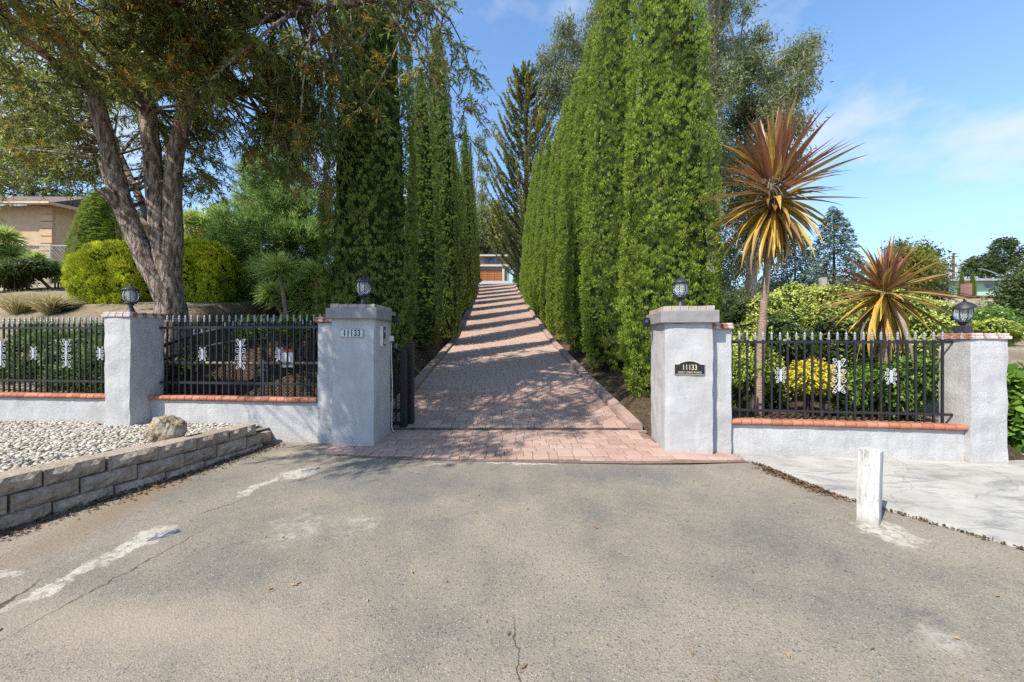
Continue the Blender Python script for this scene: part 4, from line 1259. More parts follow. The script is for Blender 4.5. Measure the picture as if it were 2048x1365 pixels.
r.children[0].scale.z = (at(1646, 556, 10.5).z - r.location.z) / 2.2

# ------------------------------------------------------------------ vegetation generators
def lathe_np(prof, n, wobble=.06):
    t = np.linspace(0, 2 * PI, n, endpoint=False)
    v = []
    for r_, z in prof:
        rr = r_ * (1 + RNG.uniform(-wobble, wobble, n)); v.append(np.stack([rr * np.cos(t), rr * np.sin(t), np.full(n, z)], -1))
    v = np.concatenate(v); m = len(prof)
    i, k = np.meshgrid(np.arange(m - 1), np.arange(n), indexing='ij')
    f = np.stack([i * n + k, i * n + (k + 1) % n, (i + 1) * n + (k + 1) % n, (i + 1) * n + k], -1).reshape(-1, 4)
    return v, f

def plume_crown(profile, H, n_clump, per, L, Wd, up=.9, out=.65, spread=.5, lump=.09, clump=.085, seed=0, lobe=1.0, lobes=.22, lsize=.15):
    """dense crown of upswept rounded tufts over a surface of revolution; profile(t)->radius"""
    global RNG
    RNG = np.random.default_rng(seed)
    tt = np.linspace(0, 1, 400); rr = profile(tt); cdf = np.cumsum(np.maximum(rr, .02)); cdf /= cdf[-1]
    t = np.interp(RNG.uniform(0, 1, n_clump), cdf, tt); ph = RNG.uniform(0, 2 * PI, n_clump)
    z = t * H
    lob = lobe * (.07 * np.sin(3 * ph + .9 * z + seed) + .06 * np.sin(5 * ph - 1.7 * z) + .05 * np.sin(2 * ph + 3.1 * z + seed) + .04 * np.sin(9 * ph + 2.3 * z))
    # rounded lobes, 20-30 cm across, over the whole surface
    nl = max(40, int(n_clump * lobes))
    lt = np.interp(RNG.uniform(0, 1, nl), cdf, tt); lp_ = RNG.uniform(0, 2 * PI, nl)
    LP = np.stack([profile(lt) * np.cos(lp_), profile(lt) * np.sin(lp_), lt * H], -1).astype(np.float32)
    SP = np.stack([profile(t) * np.cos(ph), profile(t) * np.sin(ph), z - .03], -1).astype(np.float32)
    ls = RNG.uniform(.75, 1.3, nl).astype(np.float32) * lsize
    dmin = np.full(n_clump, 9.0, np.float32); lid = np.zeros(n_clump, int)
    for c0 in range(0, nl, 200):
        dd_ = np.linalg.norm(SP[:, None] - LP[None, c0:c0 + 200], axis=-1) / ls[None, c0:c0 + 200]
        k_ = dd_.argmin(1); d_ = dd_[np.arange(n_clump), k_]; m_ = d_ < dmin
        dmin[m_] = d_[m_]; lid[m_] = k_[m_] + c0
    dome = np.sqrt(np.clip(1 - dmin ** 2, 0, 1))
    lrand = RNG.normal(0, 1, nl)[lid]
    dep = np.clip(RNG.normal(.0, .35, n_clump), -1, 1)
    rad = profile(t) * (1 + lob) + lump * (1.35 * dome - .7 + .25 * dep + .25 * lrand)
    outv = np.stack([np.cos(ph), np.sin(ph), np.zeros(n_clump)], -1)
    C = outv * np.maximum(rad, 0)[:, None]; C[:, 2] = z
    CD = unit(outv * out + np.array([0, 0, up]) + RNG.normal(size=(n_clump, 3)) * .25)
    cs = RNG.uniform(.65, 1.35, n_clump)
    ctint = .20 + .44 * dome + .07 * dep + .9 * lob + .07 * lrand + RNG.normal(0, .05, n_clump)  # lobe shading put into the leaf tint: crests lighter, gaps darker
    i = np.repeat(np.arange(n_clump), per); n = len(i)
    q = unit(RNG.normal(size=(n, 3)) + CD[i] * 1.1)
    P = C[i] + q * (clump * cs[i] * RNG.uniform(.25, 1.0, n))[:, None] - CD[i] * (L * .4)
    D = unit(CD[i] * .8 + q * spread + RNG.normal(size=(n, 3)) * .22)
    al = np.sum(q * CD[i], -1)
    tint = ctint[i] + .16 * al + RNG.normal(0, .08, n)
    N = outv[i] * .9 + q * .5 + RNG.normal(size=(n, 3)) * .40
    return blades(P, D, L * RNG.uniform(.7, 1.3, n), Wd * RNG.uniform(.7, 1.3, n), tint, 0.0, N)

def cyp_profile(R0):
    def f(t):
        body = np.interp(t, [0, .03, .10, .22, .40, .67, .85, .95, 1.0], [.74, .90, 1.0, .99, .88, .66, .42, .22, .03])
        return R0 * body
    return f
CYP_H = 10.8
cyp = []
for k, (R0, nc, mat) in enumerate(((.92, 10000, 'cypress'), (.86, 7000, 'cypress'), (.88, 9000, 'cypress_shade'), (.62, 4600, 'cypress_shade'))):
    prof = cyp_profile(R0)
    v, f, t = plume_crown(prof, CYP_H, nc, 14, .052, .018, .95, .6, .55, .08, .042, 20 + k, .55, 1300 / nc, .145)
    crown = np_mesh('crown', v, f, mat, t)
    RNG = np.random.default_rng(90 + k)
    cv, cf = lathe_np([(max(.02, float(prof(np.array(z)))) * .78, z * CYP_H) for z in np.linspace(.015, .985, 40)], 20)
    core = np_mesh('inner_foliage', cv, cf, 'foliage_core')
    trunk = MB().lathe([(.16, -.3), (.13, .4), (.09, 3), (.03, 9)], 8).mesh('trunk', 'bark_dark')
    cyp.append((crown, core, trunk))
ORD = ['nearest', 'second', 'third', 'fourth', 'fifth', 'sixth', 'seventh', 'eighth', 'ninth', 'tenth', 'eleventh', 'twelfth', 'thirteenth', 'fourteenth', 'fifteenth']
def cypress(proto, x, y, h, w, rz, label, group, name='cypress_tree'):
    r = empty(name, (x, y, gz(x, y) - .05), rz, label, 'cypress', group)
    for nm, me in zip(('crown', 'inner_foliage', 'trunk'), cyp[proto]):
        o = put(nm, me, r); o.scale = (w, w, h / CYP_H)
        if nm == 'inner_foliage': o.parent = r.children[0]; o.scale = (1, 1, 1)
    r.rotation_euler = (random.uniform(-.012, .012), random.uniform(-.012, .012), rz)
    return r
random.seed(11)
right_row = [(7.95, 3.36, 12.6, 1.0, 0), (10.5, 3.12, 12.8, 1.05, 1), (13.0, 3.1, 11.2, 1.0, 0), (15.6, 3.08, 11.2, 1.08, 1), (18.2, 3.05, 11.3, 1.0, 0), (20.8, 3.05, 11.2, 1.06, 1),
             (23.4, 3.0, 11.4, 1.0, 0), (26, 3.0, 11.8, 1.06, 1), (28.8, 3.0, 12.0, 1.0, 0), (31.8, 3.0, 11.0, 1.06, 1), (35, 3.05, 10.8, 1.0, 0), (38.5, 3.2, 9.5, 1.0, 1)]
for k, (y, dx, h, w, pr_) in enumerate(right_row):
    x = float(drive_x(y)) + dx + (.1 if k == 0 else 0)
    cypress(pr_, x, y, h, w, random.uniform(0, 6.28), 'bright green columnar cypress, %s from the gate in the sunlit right-hand row' % ORD[k], 'cypress row along the right of the drive')
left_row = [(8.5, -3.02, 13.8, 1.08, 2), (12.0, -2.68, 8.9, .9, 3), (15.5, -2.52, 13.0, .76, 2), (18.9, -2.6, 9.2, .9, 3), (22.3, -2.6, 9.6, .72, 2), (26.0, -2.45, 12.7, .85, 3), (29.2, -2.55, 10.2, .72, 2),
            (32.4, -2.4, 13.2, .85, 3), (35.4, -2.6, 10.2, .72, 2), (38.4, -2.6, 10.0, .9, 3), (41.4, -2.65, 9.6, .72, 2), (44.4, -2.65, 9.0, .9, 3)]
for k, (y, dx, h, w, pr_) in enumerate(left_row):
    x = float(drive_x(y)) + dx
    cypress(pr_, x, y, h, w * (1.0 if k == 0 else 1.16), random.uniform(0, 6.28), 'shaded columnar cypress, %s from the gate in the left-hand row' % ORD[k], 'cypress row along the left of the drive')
# small cypresses elsewhere
p = at(195, 520, 17); cypress(0, p.x, p.y, 4.2, 1.0, 1, 'small rounded cypress in front of the peach house', None)
p = at(1026, 560, 58); cypress(1, p.x + .6, p.y, 5.6, .9, 2, 'small cypress beside the garage at the head of the drive', None)
for px, nm in ((1923, 'left'), (1945, 'right')):
    p = at(px, 585, 48); cypress(0, p.x, p.y, 2.6 + (p.z - gz(p.x, p.y)), .36, 3, '%s one of two slim cypresses in front of the green house' % nm, 'slim cypresses by the green house')

def leaf_cloud(ells, n, L, Wd, seed, shell=.35, droop=0.3, tint0=.45, tvar=.2, upt=.18, dirbias=(0, 0, .2), gap=0.0, clumps=0, csize=.0):
    """leaves spread through ellipsoids [(cx,cy,cz,rx,ry,rz,weight)], more towards the outside; light tops"""
    global RNG
    RNG = np.random.default_rng(seed)
    ells = np.array(ells, float); wt = ells[:, 6] / ells[:, 6].sum()
    if clumps:
        k = RNG.choice(len(ells), clumps, p=wt); d = rdir(clumps); rad = RNG.uniform(1 - shell, 1, clumps) ** .6
        CC = ells[k, :3] + d * ells[k, 3:6] * rad[:, None]
        ci = RNG.integers(0, clumps, n)
        P = CC[ci] + RNG.normal(size=(n, 3)) * csize
        dd = d[ci]; ct = RNG.normal(0, .1, clumps)[ci]; rr = rad[ci]
    else:
        k = RNG.choice(len(ells), n, p=wt); dd = rdir(n); rr = RNG.uniform(max(0, 1 - shell), 1.03, n)
        bump = np.array([1 + .12 * math.sin(a * 7 + b * 5) * math.cos(c * 6 + a * 3) for a, b, c in dd]) if n < 60000 else 1
        P = ells[k, :3] + dd * ells[k, 3:6] * (rr * bump)[:, None]; ct = 0
    D = unit(dd * .7 + RNG.normal(size=(n, 3)) * .8 + np.array(dirbias)); NN = dd * .8 + np.array([0, 0, .55]) + RNG.normal(size=(n, 3)) * .5
    tint = tint0 + (rr - .85) * .6 + upt * dd[:, 2] + ct + RNG.normal(0, tvar, n)
    return blades(P, D, L * RNG.uniform(.65, 1.35, n), Wd * RNG.uniform(.7, 1.3, n), tint, droop, NN)

def shrub(name, base, ells, n, L, Wd, mat, seed, label, cat='shrub', group=None, core=.78, stems=4, **kw):
    r = empty(name, base, 0, label, cat, group)
    v, f, t = leaf_cloud(ells, n, L, Wd, seed, **kw)
    cr = put('foliage', np_mesh('foliage', v, f, mat, t), r)
    if core:
        bm = bmesh.new()
        for e in ells:
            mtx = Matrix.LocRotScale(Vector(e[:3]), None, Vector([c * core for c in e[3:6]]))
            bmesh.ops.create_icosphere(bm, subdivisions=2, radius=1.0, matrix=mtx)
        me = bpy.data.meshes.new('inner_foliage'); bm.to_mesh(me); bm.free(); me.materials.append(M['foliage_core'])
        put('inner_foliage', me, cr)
    if stems:
        mb = MB(); rn = random.Random(seed)
        for k in range(stems):
            e = rn.choice(ells)
            mb.tube([(rn.uniform(-.05, .05) + e[0] * .5, e[1] * .5 + rn.uniform(-.05, .05), -.25), (e[0] * .75, e[1] * .75, e[2] * .5), (e[0], e[1], e[2])], [.03, .022, .012], 5)
        mb.build('stem', 'bark_dark', r)
    return r

def branch_path(a, b, sag=.0, n=6, wob=.12, rn=random):
    a, b = Vector(a), Vector(b); L = (b - a).length; pts = []
    o1 = Vector((rn.uniform(-1, 1), rn.uniform(-1, 1), rn.uniform(-.3, 1))) * L * wob
    for k in range(n + 1):
        t = k / n
        pts.append(a.lerp(b, t) + o1 * math.sin(PI * t) + Vector((0, 0, -sag * L * t * t)))
    return pts
# ------------------------------------------------------------------ the big leaning tree on the left
def big_tree():
    global RNG
    RNG = np.random.default_rng(5); rn = random.Random(5)
    D0 = 7.0
    base = Vector((-6.27, 7.0, .25))
    r = empty('big_tree', base, 0, 'large multi-stemmed tree with rough brown bark and orange-flecked foliage at left', 'tree')
    def A(px, py, D=D0): return at(px, py, D) - base
    mb = MB()
    def limb(pts, rad, n=12, wob=.06):
        # finer sampling along a smooth path
        P = [Vector(p) for p in pts]; out, ro = [], []
        for i in range(len(P) - 1):
            for k in range(4):
                t = k / 4; p0 = P[max(i - 1, 0)]; p1, p2 = P[i], P[i + 1]; p3 = P[min(i + 2, len(P) - 1)]
                q = .5 * ((2 * p1) + (p2 - p0) * t + (2 * p0 - 5 * p1 + 4 * p2 - p3) * t * t + (3 * p1 - p0 - 3 * p2 + p3) * t ** 3)
                out.append(q); ro.append(rad[i] * (1 - t) + rad[i + 1] * t)
        out.append(P[-1]); ro.append(rad[-1])
        return out, ro
    limbs = [
        ([A(350, 815), A(348, 740), A(346, 660), A(338, 580), A(326, 500), A(313, 410), A(305, 320), A(296, 230), A(282, 150), A(262, 60), A(240, -60), A(230, -200)],
         [.31, .265, .245, .215, .17, .15, .138, .128, .118, .105, .085, .05]),
        ([A(345, 640, 6.95), A(318, 570, 6.9), A(283, 500, 6.85), A(250, 420, 6.8), A(228, 340, 6.8), A(205, 250, 6.75), A(178, 160, 6.7), A(150, 90, 6.6), A(110, 0, 6.4), A(60, -120, 6.1)],
         [.17, .165, .155, .145, .132, .12, .11, .095, .075, .045]),
        ([A(340, 560, 7.0), A(347, 480, 6.95), A(345, 400, 6.95), A(350, 320, 6.95), A(364, 250, 6.95), A(382, 180, 6.9), A(420, 90, 6.8), A(480, 20, 6.7), A(540, -60, 6.5), A(600, -140, 6.3)],
         [.16, .15, .138, .128, .12, .112, .10, .085, .07, .045]),
        ([A(268, 470, 6.9), A(240, 430, 7.0), A(222, 380, 7.15), A(200, 318, 7.3)], [.08, .07, .06, .045]),
        ([A(300, 440, 7.1), A(262, 360, 7.5), A(210, 260, 8.2), A(120, 180, 9.0), A(40, 120, 9.6)], [.07, .06, .05, .04, .02]),
        ([A(375, 205, 6.9), A(450, 190, 7.2), A(540, 170, 7.5), A(640, 130, 7.5), A(720, 90, 7.2)], [.09, .075, .06, .045, .025]),
        ([A(440, 60, 6.75), A(560, 30, 6.5), A(690, 10, 6.2), A(820, -10, 6.0), A(900, 40, 5.9)], [.085, .07, .055, .04, .02]),
        ([A(240, -60, 7.0), A(380, -220, 6.2), A(480, -420, 5.2), A(540, -700, 4.2)], [.10, .08, .06, .03]),
        ([A(150, 90, 6.6), A(60, 60, 6.2), A(-80, 30, 5.8), A(-240, 60, 5.4)], [.08, .065, .05, .03]),
        ([A(480, 20, 6.7), A(620, -180, 5.6), A(650, -420, 4.6), A(560, -760, 3.7)], [.07, .06, .045, .025]),
    ]
    nodes = []
    for i, (p, rad) in enumerate(limbs):
        P, Rr = limb(p, rad); mb.tube(P, Rr, 14 if i < 3 else 8, .07 if i < 3 else .03)
        for q, rr in list(zip(P, Rr))[(28, 22, 22, 3, 3, 3, 3, 3, 3, 3)[i]:]: nodes.append((q, rr))
    # sawn stub
    mb.tube([A(252, 425, 6.8), A(225, 398, 6.65), A(203, 378, 6.55)], [.11, .09, .08], 9, .05)
    # crown targets
    cl = []
    def zone(px0, px1, py0, py1, d0, d1, n):
        for _ in range(n):
            cl.append(A(rn.uniform(px0, px1), rn.uniform(py0, py1), rn.uniform(d0, d1)))
    zone(-40, 250, 0, 150, 5.9, 8.8, 44); zone(-40, 190, 150, 260, 7.2, 9.0, 30); zone(-60, 190, 240, 345, 7.2, 8.8, 36)
    zone(250, 500, -60, 135, 5.4, 6.9, 46); zone(230, 420, 130, 330, 7.4, 8.8, 26); zone(370, 640, 40, 310, 6.3, 8.2, 46)
    zone(500, 665, -60, 240, 5.8, 7.2, 34); zone(540, 690, 220, 350, 6.3, 7.4, 16); zone(690, 830, -40, 120, 5.8, 6.6, 6); zone(820, 925, 0, 140, 5.7, 6.4, 7); zone(880, 945, 150, 260, 5.9, 6.2, 3)
    zone(150, 440, 0, 150, 5.2, 6.4, 26)
    zone(380, 470, 200, 370, 7.2, 8.6, 14); zone(690, 760, 130, 230, 6, 6.5, 2)
    # roof of the crown, above the frame
    for _ in range(80):
        a = rn.uniform(0, 2 * PI); q = math.sqrt(rn.uniform(0, 1))
        c = Vector((-4.9 + 3.4 * q * math.cos(a), 6.4 + 3.0 * q * math.sin(a), 8.6 + 1.6 * (1 - q * q) + rn.uniform(-.9, .6)))
        cl.append(c - base)
    # overhang towards the road (casts the dapple on the entrance)
    for _ in range(120):
        c = Vector((rn.uniform(-6.6, -3.3), rn.uniform(.55, 5.0), rn.uniform(5.6, 7.4)))
        if (c.y < 3.0 and c.x > -4.2) or c.y < 1.25: continue
        cl.append(c - base)
    for k in range(26):
        t = k / 25
        cl.append(Vector((-6.15 + 1.15 * t + rn.uniform(-.28, .28), 1.65 + 1.05 * t + rn.uniform(-.25, .25), rn.uniform(6.1, 6.9))) - base)
    for _ in range(20):
        cl.append(Vector((rn.uniform(-5.8, -4.2), rn.uniform(.9, 2.0), rn.uniform(6.1, 6.9))) - base)
    tips = []
    tw = MB()
    for c in cl:
        q, rr = rn.choice(sorted(nodes, key=lambda nd: (nd[0] - c).length + (0 if nd[0].z < c.z + .8 else .6))[:7])
        d = (c - q).length
        path = branch_path(q, c, .07, 5, .17, rn)
        r0 = min(rr * .6, .012 + .012 * d)
        tw.tube(path, [r0 + (.006 - r0) * k / 5 for k in range(6)], 5)
        tips.append((path[-1], (path[-1] - path[-2]).normalized()))
        if d > 1.0: tips.append((path[3], (path[3] - path[2]).normalized()))
    mb.build('trunk', 'bark', r, smooth=True)
    # hanging twigs, then leaves along them
    PL, DL, TL, PF, DF, TF, SL = [], [], [], [], [], [], []
    for tp, td in tips:
        ctint = rn.gauss(.42, .1)
        wp_ = tp + base; inframe = (wp_.z - CAM_H) / wp_.y < .95
        flower = rn.random() < (.55 if (tp + base).y < 6.9 else .25)
        for k in range(rn.randint(6, 9)):
            d = Vector((rn.gauss(0, 1), rn.gauss(0, 1), rn.gauss(-.15, .5))).normalized() * .8 + td * .35
            L = rn.uniform(.28, .62)
            path = [tp + d * L * t + Vector((0, 0, -.42 * L * t * t)) for t in (0, .35, .7, 1)]
            if k % 2 == 0 and inframe: tw.tube(path, [.007, .006, .004, .002], 3)
            m = 26 if inframe else 13
            for j in range(m):
                t = rn.uniform(.12, 1.02)
                p = tp + d * L * t + Vector((0, 0, -.42 * L * t * t))
                dd = d.normalized() * .55 + Vector((rn.gauss(0, .55), rn.gauss(0, .55), rn.gauss(-.25, .45)))
                PL.append(p[:]); DL.append(dd[:]); TL.append(ctint + rn.gauss(0, .24)); SL.append(1.0 if inframe else 1.42)
            if flower and inframe and rn.random() < .6:
                t = rn.uniform(.4, 1.0); p = tp + d * L * t + Vector((0, 0, -.42 * L * t * t))
                for j in range(16):
                    e = Vector((rn.gauss(0, 1), rn.gauss(0, 1), rn.gauss(0, 1))).normalized()
                    PF.append((p + e * rn.uniform(0, .07))[:]); DF.append(e[:]); TF.append(rn.gauss(.5, .22))
    tw.build('branches', 'bark', r)
    PL = np.array(PL); n = len(PL)
    v, f, t = blades(PL, np.array(DL), RNG.uniform(.07, .135, n) * np.array(SL), RNG.uniform(.014, .026, n) * np.array(SL), np.array(TL), .15)
    put('crown', np_mesh('crown', v, f, 'big_leaf', t), r)
    n = len(PF)
    v, f, t = blades(np.array(PF), np.array(DF), RNG.uniform(.05, .10, n), RNG.uniform(.010, .018, n), np.array(TF))
    put('flowers', np_mesh('flowers', v, f, 'orange_flower', t), r)
    return n
big_tree()

# ------------------------------------------------------------------ other trees
def clump_tree(name, base, H, lean, clusters, n, L, Wd, mat, bark, seed, label, cat='tree', group=None, csize=.5, trunk_r=.3, droop=.5, flat=1.0, tint0=.45):
    """trunk with limbs reaching leaf clusters given in local coordinates [(x,y,z,size)]"""
    global RNG
    RNG = np.random.default_rng(seed); rn = random.Random(seed)
    r = empty(name, base, 0, label, cat, group)
    mb = MB(); top = Vector((lean[0], lean[1], H))
    path = branch_path((0, 0, -.4), top, 0, 10, .04, rn)
    mb.tube(path, [trunk_r * (1 - .9 * k / 10) for k in range(11)], 9, .05)
    for (x, y, z, s) in clusters:
        c = Vector((x, y, z)); q = min(path, key=lambda p: (p - c).length + (0 if p.z < z - .15 * H * .3 else .35 * H * .3))
        mb.tube(branch_path(q, c, 0, 5, .12, rn), [max(.012, trunk_r * .22 * (1 - .85 * k / 5)) for k in range(6)], 5)
    mb.build('trunk', bark, r, smooth=True)
    cs = np.array(clusters, float); w = cs[:, 3] ** 2; w /= w.sum()
    ns = max(1, n // 14)
    k = RNG.choice(len(cs), ns, p=w)
    sub = cs[k, :3] + RNG.normal(size=(ns, 3)) * (cs[k, 3] * .48)[:, None] * np.array([1, 1, flat])
    st = RNG.normal(0, .12, ns) + .14 * (sub[:, 2] - cs[k, 2]) / cs[k, 3]
    si = RNG.integers(0, ns, n)
    P = sub[si] + RNG.normal(size=(n, 3)) * csize
    D = unit(RNG.normal(size=(n, 3)) + np.array([0, 0, -droop]))
    cc = sub[si] - cs[k, :3][si]; NN = unit(cc) * .7 + np.array([0, 0, .35]) + RNG.normal(size=(n, 3)) * .55
    v, f, t = blades(P, D, L * RNG.uniform(.6, 1.3, n), Wd * RNG.uniform(.7, 1.3, n), tint0 + st[si] + RNG.normal(0, .15, n), .1, NN)
    put('crown', np_mesh('crown', v, f, mat, t), r)
    return r
def eucalyptus(px_list, D, base_px, seed, label, n, L=.30, Wd=.075, csize=.33, trunk_r=.45, tint0=.42):
    """px_list: clusters as (px, py, radius px) in the photo, spread in depth"""
    rn = random.Random(seed)
    bx = (base_px - 1024) / F * D; base = Vector((bx, D, gz(bx, D)))
    cl = []
    for (px, py, rp) in px_list:
        d = D + rn.uniform(-2.2, 2.2); c = at(px, py, d) - base
        cl.append((c.x, c.y, c.z, rp / F * D))
    top = max(cl, key=lambda c: c[2])
    return clump_tree('eucalyptus_tree', base, top[2], (top[0] * .9, top[1] * .5), cl, n, L, Wd, 'euc_leaf', 'bark_pale', seed, label, 'eucalyptus', 'eucalyptus trees behind the cypresses', csize, trunk_r, .7, 1.0, tint0)
rn = random.Random(3)
def fill(px0, px1, py0, py1, n, r0, r1): return [(rn.uniform(px0, px1), rn.uniform(py0, py1), rn.uniform(r0, r1)) for _ in range(n)]
eucalyptus(fill(1402, 1455, -160, 200, 26, 18, 32) + fill(1400, 1440, 200, 560, 24, 16, 30), 26, 1425, 41, 'tall slim eucalyptus rising right behind the nearest right cypress', 26000)
eucalyptus([(1478, 95, 26), (1500, 130, 26), (1470, 170, 28), (1520, 80, 18), (1545, 150, 30), (1590, 110, 26), (1620, 90, 18), (1610, 140, 20), (1565, 195, 30), (1600, 180, 20), (1505, 215, 34), (1470, 250, 32), (1540, 250, 34), (1585, 250, 24), (1480, 310, 34), (1520, 320, 34), (1450, 360, 30), (1560, 320, 28), (1590, 330, 18),
            (1490, 390, 32), (1530, 400, 30), (1460, 430, 28), (1500, 460, 28), (1450, 500, 26), (1480, 530, 26), (1440, 560, 24), (1530, 500, 22), (1490, 20, 14), (1440, 30, 18)], 30, 1500, 42, 'broad eucalyptus with open grey-green crown behind the red-leaved cordyline', 40000, .34, .09)
eucalyptus([(1130, 60, 20), (1145, 90, 22), (1115, 105, 20), (1165, 110, 22), (1095, 130, 18), (1130, 140, 24), (1105, 165, 20), (1085, 115, 12), (1150, 160, 24), (1175, 70, 14), (1175, 140, 24), (1120, 190, 22), (1140, 210, 22), (1100, 215, 18), (1135, 250, 22), (1185, 40, 14), (1090, 180, 14), (1080, 240, 16)], 46, 1140, 43, 'distant eucalyptus whose crown shows left of the right-hand cypresses', 15000, .42, .11, .4, .5)
eucalyptus([(1205, -10, 14), (1195, 20, 12), (1265, -20, 16), (1275, 10, 10), (1230, -50, 22)], 50, 1230, 44, 'eucalyptus top peeping between the two tallest right-hand cypresses', 3000, .42, .11, .4, .5)
eucalyptus([(966, 300, 8), (965, 330, 9), (967, 360, 9), (964, 395, 10), (966, 425, 10), (960, 280, 6), (962, 450, 10)], 62, 948, 45, 'thin distant eucalyptus showing at the end of the left cypress row', 3500, .4, .12, .35, .3)
eucalyptus([(905, -60, 18), (1000, 465, 14), (985, 440, 16), (975, 480, 14), (1010, 490, 14), (1030, 480, 16), (995, 420, 14), (970, 455, 14), (1022, 440, 16), (955, 470, 18), (945, 440, 18), (960, 420, 16), (1040, 460, 20), (1045, 500, 20), (1030, 520, 18), (975, 500, 18), (1000, 500, 18), (960, 500, 18), (985, 470, 18), (1015, 465, 18)][1:], 92, 975, 46, 'brushy olive tree on the hill behind the garage house', 16000, .7, .3, .6, .5)

def conifer(name, base, H, Rmax, mat, seed, label, up=.2, nb=90, per=60, L=.3, Wd=.08, droop=.2, pw=.9, low=.08, plume=.12, bark='bark_dark', cat='conifer', group=None, tipup=.0, lean=(0, 0), tips=False):
    global RNG
    RNG = np.random.default_rng(seed); rn = random.Random(seed)
    r = empty(name, base, 0, label, cat, group)
    mb = MB(); mb.tube([(lean[0] * t * t, lean[1] * t * t, -.4 + (H + .4) * t) for t in np.linspace(0, 1, 8)], [H * .018 * (1 - .93 * t) + .01 for t in np.linspace(0, 1, 8)], 8)
    Ps, Ds, Ts = [], [], []
    for k in range(nb):
        t = low + (1 - low) * ((k + rn.random()) / nb)
        a = k * 2.39996 + rn.uniform(-.3, .3)
        ln = Rmax * (1 - t) ** pw * rn.uniform(.7, 1.12) + .03 * H
        o_ = np.array([math.cos(a), math.sin(a), 0.0]); s = np.linspace(0, 1, 7)[:, None]
        p0 = np.array([lean[0] * t * t, lean[1] * t * t, t * H])
        path = p0 + o_ * ln * s * (1 - .12 * s) + np.array([0, 0, 1.0]) * ln * (up * s - droop * s ** 2 + tipup * s ** 3)
        mb.tube(path.tolist(), [max(.008, .012 * ln * (1 - .85 * q)) for q in np.linspace(0, 1, 7)], 4)
        m = int(per * (.35 + ln / Rmax))
        q = RNG.uniform(.12, 1.0, m) ** .8
        P = np.stack([np.interp(q, s[:, 0], path[:, c]) for c in range(3)], -1) + RNG.normal(size=(m, 3)) * plume * (1.05 - .75 * q)[:, None]
        tang = unit(path[-1] - path[2])
        D = unit(tang * .9 + RNG.normal(size=(m, 3)) * .45 + np.array([0, 0, .15]))
        Ps.append(P); Ds.append(D); Ts.append(((.02 + .75 * q ** 2.2) if tips else (.32 + .3 * q)) + rn.gauss(0, .1) + RNG.normal(0, .13, m))
    mb.build('trunk', bark, r)
    P, D, T = np.concatenate(Ps), np.concatenate(Ds), np.concatenate(Ts); n = len(P)
    v, f, t = blades(P, D, L * RNG.uniform(.6, 1.3, n), Wd * RNG.uniform(.7, 1.3, n), T)
    put('crown', np_mesh('crown', v, f, mat, t), r)
    return r
# golden upswept conifer at the head of the drive, right of the house
b = at(1052, 560, 48); bz = gz(b.x, 48)
conifer('golden_conifer', (b.x, 48, bz), at(1064, 150, 48).z - bz, 6.6, 'gold_conifer', 51, 'tall golden-tipped conifer with upswept branches at the head of the drive', up=.62, nb=190, per=300, L=.34, Wd=.09, droop=-.10, pw=.62, low=.05, plume=.14, tipup=.30, tips=True)
# blue cedar, and dark trees on the right
b = at(1668, 600, 30); conifer('cedar_tree', (b.x, 30, gz(b.x, 30)), at(1668, 420, 30).z - gz(b.x, 30), 3.0, 'cedar_leaf', 52, 'blue-green cedar with drooping tiers right of the tall cordyline', up=.05, nb=120, per=70, L=.26, Wd=.09, droop=.3, pw=.7, plume=.16)
b = at(1590, 600, 36); conifer('cedar_tree', (b.x, 36, gz(b.x, 36)), at(1590, 470, 36).z - gz(b.x, 36), 4.0, 'cedar_leaf', 53, 'dark cedar behind the trunk of the tall cordyline', up=.05, nb=90, per=70, L=.3, Wd=.1, droop=.25, pw=.6, plume=.2)
def blob_tree(px, top, bot, wpx, D, mat, seed, label, n, L=.28, Wd=.14, name='broadleaf_tree', cs=.25, k=26, trunk='bark_dark', shape=1.0, group=None):
    rn = random.Random(seed)
    X = (px - 1024) / F * D; base = Vector((X, D, gz(X, D))); cl = []
    zt = at(px, top, D).z - base.z; zb = max(.4, at(px, bot, D).z - base.z); w = wpx / F * D / 2
    zt -= w * .42; zb = min(zb, zt * .8)
    for _ in range(k):
        t = rn.random(); a = rn.uniform(0, 2 * PI)
        rr = w * (math.sin(PI * min(1, (.18 + .82 * t) ** shape)) ** .6) * math.sqrt(rn.random()) * .72
        cl.append((rr * math.cos(a), rr * math.sin(a) * .8, zb + (zt - zb) * t, w * rn.uniform(.28, .42)))
    return clump_tree(name, base, zt * .9, (0, 0), cl, n, L, Wd, mat, trunk, seed, label, 'tree', group, cs, .09 * w + .1, .2)
blob_tree(1815, 484, 590, 120, 26, 'olive_leaf', 61, 'round olive-yellow tree behind the small cordyline', 9000, .22, .10)
blob_tree(1800, 478, 590, 70, 34, 'dark_leaf', 62, 'dark pointed evergreen beside the round olive tree', 5000, .25, .12)
blob_tree(1852, 484, 590, 90, 32, 'dark_leaf', 63, 'dark green tree behind the round olive-yellow tree', 6000, .25, .12)
blob_tree(1985, 545, 560, 80, 95, 'dark_leaf', 64, 'low dark far-off tree by the utility pole', 2500, .5, .3, cs=.5)
blob_tree(1720, 560, 640, 110, 30, 'dark_leaf', 65, 'dark low tree between the cedar and the round olive tree', 5000, .25, .12)
b = at(2008, 560, 80); conifer('far_conifer', (b.x, 80, gz(b.x, 80)), at(2008, 478, 80).z - gz(b.x, 80), 5.0, 'dark_leaf', 66, 'dark spreading conifer on the skyline near the right edge', up=.1, nb=70, per=60, L=.6, Wd=.25, droop=.15, pw=.45, low=.45, plume=.5)
